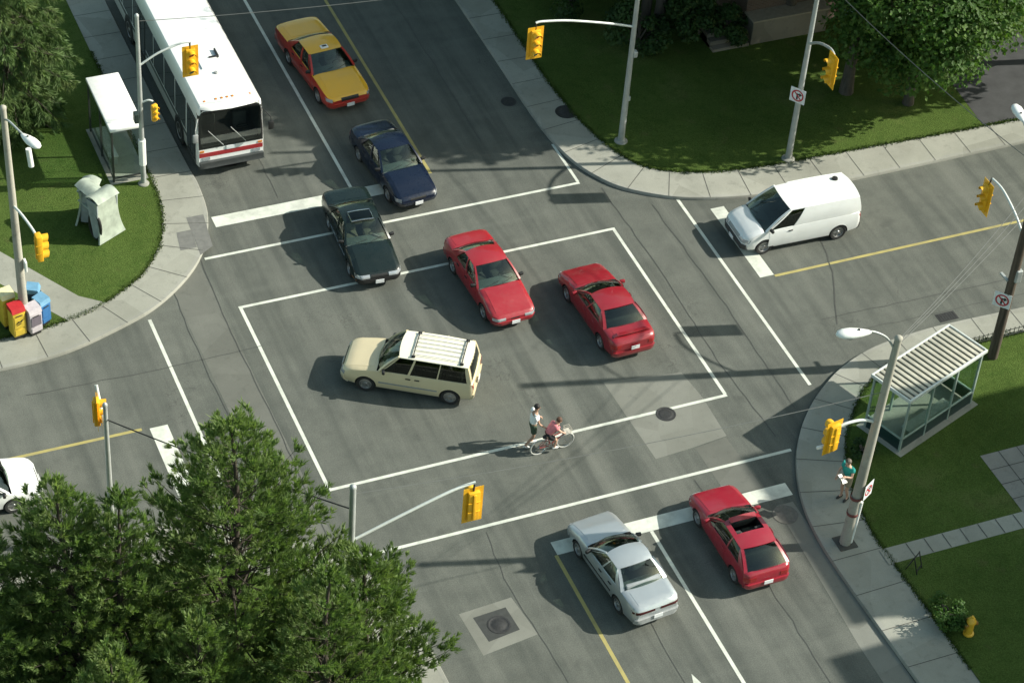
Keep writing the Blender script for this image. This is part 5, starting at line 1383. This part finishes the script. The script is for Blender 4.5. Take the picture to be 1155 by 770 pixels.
# ------------------------------------------------------------------ people
def skin_mesh(verts, edges, mat, name, parent, sub=2):
    """one continuous surface grown round a skeleton; verts: (co, rx, ry)"""
    me = bpy.data.meshes.new(name); me.from_pydata([v[0] for v in verts], edges, [])
    o = bpy.data.objects.new(name, me); C.objects.link(o)
    md = o.modifiers.new('skin', 'SKIN'); md.use_smooth_shade = True
    if not me.skin_vertices: me.attributes  # layer is added with the modifier
    if len(me.skin_vertices) == 0:
        bm = bmesh.new(); bm.from_mesh(me); bm.verts.layers.skin.verify(); bm.to_mesh(me); bm.free()
    sv = me.skin_vertices[0].data
    for i, v in enumerate(verts): sv[i].radius = (v[1], v[2] if len(v) > 2 else v[1])
    sv[0].use_root = True
    s = o.modifiers.new('sub', 'SUBSURF'); s.levels = sub; s.render_levels = sub
    nm = evaluated_mesh(o); bpy.data.objects.remove(o)
    nm.name = name; nm.materials.clear(); nm.materials.append(mat)
    for p in nm.polygons: p.use_smooth = True
    return link(bpy.data.objects.new(name, nm), parent)
def hand(bm, w, d, up):
    """palm and five bent fingers from wrist w along d"""
    d = Vector(d).normalized(); s = d.cross(Vector(up)).normalized(); u = s.cross(d)
    w = Vector(w)
    tube(bm, [w-d*.02, w+d*.03, w+d*.085], [.024,.034,.030], 8)
    for k, (o, l) in enumerate(((-.027,.062),(-.009,.075),(.009,.070),(.027,.055))):
        b = w+d*.08+s*o; tube(bm, [b, b+d*l*.5-u*.008, b+d*l*.85-u*.03], [.0095,.0085,.007], 6)
    b = w+d*.03+s*-.03; tube(bm, [b, b+d*.03-s*.025, b+d*.06-s*.028-u*.01], [.011,.010,.008], 6)
def figure(name, label, loc, rz, J, skin, shirt, shorts, hairc, shoe, s=1.0, parent=None, sleeve=.55, shortl=.75):
    root = thing(name, label, 'person', loc, rz) if parent is None else parent
    S = lambda k: Vector(J[k])*s
    names = ['pelvis','spine','chest','neck','head0','head1','head2']
    rad = {'pelvis':(.135,.10),'spine':(.12,.09),'chest':(.145,.10),'neck':(.052,.05),'head0':(.062,.07),'head1':(.080,.098),'head2':(.06,.072)}
    V = [(S(k), rad[k][0]*s, rad[k][1]*s) for k in names]; E = [(i, i+1) for i in range(6)]
    for sd_ in 'LR':
        i = len(V); V += [(S('sh'+sd_), .052*s), (S('el'+sd_), .040*s), (S('wr'+sd_), .028*s)]; E += [(2, i), (i, i+1), (i+1, i+2)]
        i = len(V); V += [(S('hip'+sd_), .082*s), (S('kn'+sd_), .055*s), (S('calf'+sd_), .050*s), (S('an'+sd_), .034*s), (S('toe'+sd_), .032*s)]
        E += [(0, i), (i, i+1), (i+1, i+2), (i+2, i+3), (i+3, i+4)]
    body = skin_mesh(V, E, skin, 'body', root)
    # hands, nose and ears belong to the same body mesh
    bm = bmesh.new(); bm.from_mesh(body.data)
    for sd_ in 'LR':
        d = S('wr'+sd_)-S('el'+sd_); hand(bm, S('wr'+sd_), d, (0, 0, 1) if abs(d.normalized().z) < .8 else (1, 0, 0))
    h = S('head1'); f = Vector(J.get('face', (1,0,-.15))).normalized(); side = f.cross(Vector((0,0,1))).normalized()
    tube(bm, [h+f*.085*s, h+f*.115*s-Vector((0,0,.02*s)), h+f*.085*s-Vector((0,0,.03*s))], [.010*s,.014*s,.008*s], 6)
    for q in (-1, 1): tube(bm, [h+side*q*.078*s-Vector((0,0,.02)), h+side*q*.092*s+Vector((0,0,.015))], [.014*s,.018*s], 6)
    bm.to_mesh(body.data); bm.free()
    bm = bmesh.new()
    for q in (-1, 1): box(bm, *(h+f*.093*s+side*q*.032*s+Vector((0,0,.012*s))), .012*s, .022*s, .010*s)
    box(bm, *(h+f*.09*s-Vector((0,0,.055*s))), .012*s, .05*s, .008*s)
    obj('face_features', bm, BLACK, root)
    # shirt
    up = Vector((0,0,1))
    V = [(S('pelvis')+(S('spine')-S('pelvis'))*.05, .165*s, .128*s), (S('spine'), .170*s, .132*s), (S('chest'), .20*s, .150*s), (S('neck')*.6+S('chest')*.4, .105*s, .09*s)]; E = [(0,1),(1,2),(2,3)]
    for sd_ in 'LR':
        i = len(V); a = S('sh'+sd_); V += [(a, .090*s), (a.lerp(S('el'+sd_), sleeve), .074*s)]; E += [(2, i), (i, i+1)]
    skin_mesh(V, E, shirt, 'shirt', root)
    V = [(S('pelvis'), .150*s, .125*s), (S('pelvis').lerp(S('spine'), .55), .150*s, .12*s)]; E = [(0, 1)]
    for sd_ in 'LR':
        i = len(V); a = S('hip'+sd_); V += [(a.lerp(S('kn'+sd_), .12), .108*s), (a.lerp(S('kn'+sd_), shortl), .105*s)]; E += [(0, i), (i, i+1)]
    skin_mesh(V, E, shorts, 'shorts', root)
    # hair: a cap over the back and top of the skull
    bm = bmesh.new(); top = S('head1')+ (S('head2')-S('head1'))*.35 - f*.018*s
    bmesh.ops.create_uvsphere(bm, u_segments=14, v_segments=10, radius=1)
    for v in bm.verts:
        n_ = 1+.10*noise.noise(v.co*3); v.co = Vector((v.co.x*.102*s*n_, v.co.y*.096*s*n_, v.co.z*.095*s*n_)) + top + Vector((0,0,.012*s))
    dl = [v for v in bm.verts if (v.co-h).dot(f) > .055*s and v.co.z < h.z+.06*s]
    bmesh.ops.delete(bm, geom=dl, context='VERTS'); obj('hair', bm, hairc, root, smooth='keep')
    for p in root.children[-1].data.polygons: p.use_smooth = True
    for sd_ in 'LR':
        bm = bmesh.new(); a, b = S('an'+sd_), S('toe'+sd_); d = (b-a); d.z = 0; d.normalize()
        tube(bm, [a-d*.05*s-Vector((0,0,.03*s)), a-Vector((0,0,.035*s)), b+d*.01*s, b+d*.06*s-Vector((0,0,.01*s))], [.035*s,.046*s,.043*s,.02*s], 8); obj('shoe', bm, shoe, root, smooth=60)
    return root
SKIN = simple('skin_tone', (.42,.25,.17), .55, 0, .06, 8); SKIN2 = simple('skin_fair', (.52,.32,.23), .55, 0, .06, 8)
HAIRB = simple('hair_black', (.012,.010,.009), .6, 0, .3, 30); HAIRR = simple('hair_brown', (.09,.04,.022), .6, 0, .3, 30); HAIRG = simple('hair_grey_brown', (.10,.08,.06), .6, 0, .3, 30)
WSH = simple('white_shirt', (.82,.84,.84), .85, 0, .05); GSH = simple('dark_green_shorts', (.05,.075,.045), .9); TEAL = simple('teal_shirt', (.02,.30,.26), .85); KHAKI = simple('khaki_shorts', (.28,.23,.16), .9)
PINK = simple('pink_shirt', (.62,.20,.22), .85); BSH = simple('black_shorts', (.02,.02,.022), .9); SHW = simple('white_shoe', (.65,.65,.63), .6); SHB = simple('dark_shoe', (.03,.028,.026), .7)
# adult walking beside the bicycle
J = dict(pelvis=(0,0,.93), spine=(.01,0,1.12), chest=(.03,0,1.33), neck=(.06,0,1.48), head0=(.08,0,1.55), head1=(.10,0,1.635), head2=(.095,0,1.705), face=(1,0,-.35),
    shL=(.02,.185,1.40), elL=(.10,.24,1.14), wrL=(.30,.20,1.00), shR=(.03,-.185,1.40), elR=(.10,-.26,1.13), wrR=(.30,-.30,.96),
    hipL=(0,.095,.88), knL=(.16,.10,.50), calfL=(.10,.10,.33), anL=(.02,.10,.09), toeL=(.16,.11,.035), hipR=(0,-.095,.88), knR=(.02,-.10,.48), calfR=(-.10,-.10,.33), anR=(-.26,-.10,.14), toeR=(-.15,-.10,.04))
figure('person', 'adult in a white shirt and dark green shorts walking beside the small bicycle', (-.14, -4.80, 0), radians(-2), J, SKIN, WSH, GSH, HAIRB, SHW, 1.02)
# pedestrian in teal
J2 = dict(pelvis=(0,0,.93), spine=(.02,0,1.12), chest=(.06,0,1.31), neck=(.10,0,1.45), head0=(.13,0,1.52), head1=(.155,0,1.60), head2=(.15,0,1.67), face=(1,0,-.45),
    shL=(.05,.185,1.38), elL=(.20,.27,1.20), wrL=(.42,.20,1.32), shR=(.05,-.185,1.38), elR=(.16,-.24,1.13), wrR=(.38,-.14,1.08),
    hipL=(0,.095,.88), knL=(.08,.10,.49), calfL=(.02,.10,.32), anL=(-.05,.10,.08), toeL=(.09,.12,.035), hipR=(0,-.095,.88), knR=(.05,-.10,.48), calfR=(.02,-.10,.32), anR=(.0,-.10,.08), toeR=(.14,-.11,.035))
figure('person', 'person in a teal shirt and khaki shorts on the shaded pavement beside the leaning pole', (8.46, -10.40, .13), radians(200), J2, SKIN2, TEAL, KHAKI, HAIRG, SHB, 1.06)
bm = bmesh.new(); grid(bm, lambda u, v: Vector((.26*u+.02*sin(5*v), .34*v, .03*sin(3*u+2*v))), 4, 4, .006)
pp = obj('paper', bm, simple('paper_white', (.74,.72,.66), .8), None, smooth=50); pp.location = (7.94, -10.92, 1.42); pp.rotation_euler = (.5, .3, radians(20)); tag(pp, 'sheet of pale paper held up by the person in teal', 'paper')

# ------------------------------------------------------------------ bicycle with its small rider
def bicycle(x, y, rz):
    r = thing('bicycle', 'small red bicycle with pale tyres being ridden along the white crosswalk line', 'bicycle', (x, y, 0), rz)
    PT = simple('pale_tyre', (.46,.46,.43), .7); RF = simple('red_frame', (.38,.05,.05), .35, .2); wr_ = .30; hb = .48
    for sx in (-1, 1):
        bm = bmesh.new(); n = 28
        tube(bm, [(sx*hb+wr_*cos(2*pi*k/n), 0, wr_+.005+wr_*sin(2*pi*k/n)) for k in range(n+1)], .024, 8, cap=False); w = obj('wheel', bm, PT, r, smooth=60)
        bm = bmesh.new(); tube(bm, [(sx*hb+(wr_-.03)*cos(2*pi*k/n), 0, wr_+.005+(wr_-.03)*sin(2*pi*k/n)) for k in range(n+1)], .012, 6, cap=False); obj('rim', bm, CHR, r, smooth=60).parent = w
        bm = bmesh.new()
        for k in range(14):
            a = 2*pi*k/14; tube(bm, [(sx*hb, .02*(1 if k%2 else -1), wr_), (sx*hb+(wr_-.03)*cos(a), 0, wr_+(wr_-.03)*sin(a))], .0025, 4)
        tube(bm, [(sx*hb, -.05, wr_), (sx*hb, .05, wr_)], .022, 8); obj('spokes', bm, CHR, r).parent = w
    bb = (-.06, 0, .30); seat = (-.20, 0, .68); headt = (.34, 0, .72); headb = (.37, 0, .60)
    bm = bmesh.new()
    tube(bm, [bb, headb], .020, 8); tube(bm, [(-.17,0,.60), headt], .018, 8); tube(bm, [bb, seat], .017, 8); tube(bm, [headb, headt], .024, 8)
    for s in (-1, 1): tube(bm, [(-hb, s*.05, wr_), (bb[0], s*.03, bb[2])], .011, 6); tube(bm, [(-hb, s*.05, wr_), (-.18, s*.02, .62)], .010, 6)
    obj('frame', bm, RF, r, smooth=60)
    bm = bmesh.new()
    for s in (-1, 1): tube(bm, [(.375, s*.03, .58), (.42, s*.05, .5), (hb, s*.05, wr_)], .013, 6)
    obj('fork', bm, CHR, r, smooth=60)
    bm = bmesh.new(); tube(bm, [headt, (.33, 0, .84)], .014, 8); tube(bm, [(.20,-.25,.90),(.30,-.20,.88),(.34,0,.85),(.30,.20,.88),(.20,.25,.90)], .012, 8); obj('handlebar', bm, CHR, r, smooth=60)
    bm = bmesh.new(); tube(bm, [(-.36,0,.70),(-.28,0,.71),(-.15,0,.70),(-.06,0,.69)], [.05,.075,.045,.02], 10); obj('saddle', bm, BLACK, r, smooth=60)
    bm = bmesh.new(); tube(bm, [(bb[0],-.05,bb[2]),(bb[0]+.10,-.07,bb[2]-.12)], .010, 6); tube(bm, [(bb[0],.05,bb[2]),(bb[0]-.10,.07,bb[2]+.12)], .010, 6); lathe(bm, [(.02,-.004),(.085,-.004),(.085,.004),(.02,.004)], 18, Matrix.Translation((bb[0],-.045,bb[2])) @ Matrix.Rotation(pi/2, 4, 'X'))
    tube(bm, [(bb[0]-.06,0,bb[2]), (bb[0]+.06,0,bb[2])], .018, 8); cr = obj('crank', bm, CHR, r, smooth=50)
    for s, dx, dz in ((-1,.10,-.12),(1,-.10,.12)):
        bm = bmesh.new(); box(bm, bb[0]+dx, s*.11, bb[2]+dz, .08, .09, .02); obj('pedal', bm, BLACK, r).parent = cr
    bm = bmesh.new()
    for z in (.70,.78,.86): tube(bm, [(.42,-.13,z),(.62,-.13,z),(.62,.13,z),(.42,.13,z),(.42,-.13,z)], .006, 4)
    for q in range(5):
        for s in (-1, 1): tube(bm, [(.42+.05*q, s*.13, .70), (.42+.05*q, s*.13, .86)], .004, 4)
    box(bm, .52, 0, .70, .2, .26, .006); obj('basket', bm, simple('basket_pale', (.55,.52,.45), .7), r)
    return r
bicycle(.40, -5.24, radians(2.5))
# child seated on the saddle, leaning over the bars
JC = dict(pelvis=(-.22,0,.80), spine=(-.12,0,.95), chest=(.02,0,1.08), neck=(.11,0,1.17), head0=(.15,0,1.22), head1=(.19,0,1.285), head2=(.19,0,1.35), face=(1,0,-.4),
    shL=(.03,.15,1.11), elL=(.15,.21,.98), wrL=(.24,.215,.915), shR=(.03,-.15,1.11), elR=(.15,-.21,.98), wrR=(.24,-.215,.915),
    hipL=(-.20,.08,.77), knL=(.10,.10,.72), calfL=(.0,.10,.60), anL=(-.17,.11,.475), toeL=(-.06,.115,.44), hipR=(-.20,-.08,.77), knR=(.08,-.10,.56), calfR=(.07,-.105,.43), anR=(.02,-.11,.245), toeR=(.12,-.115,.205))
figure('person', 'small rider in a pink top and black shorts leaning over the bicycle handlebar', (.40, -5.24, 0), radians(2.5), JC, SKIN2, PINK, BSH, HAIRR, SHW, 1.0)
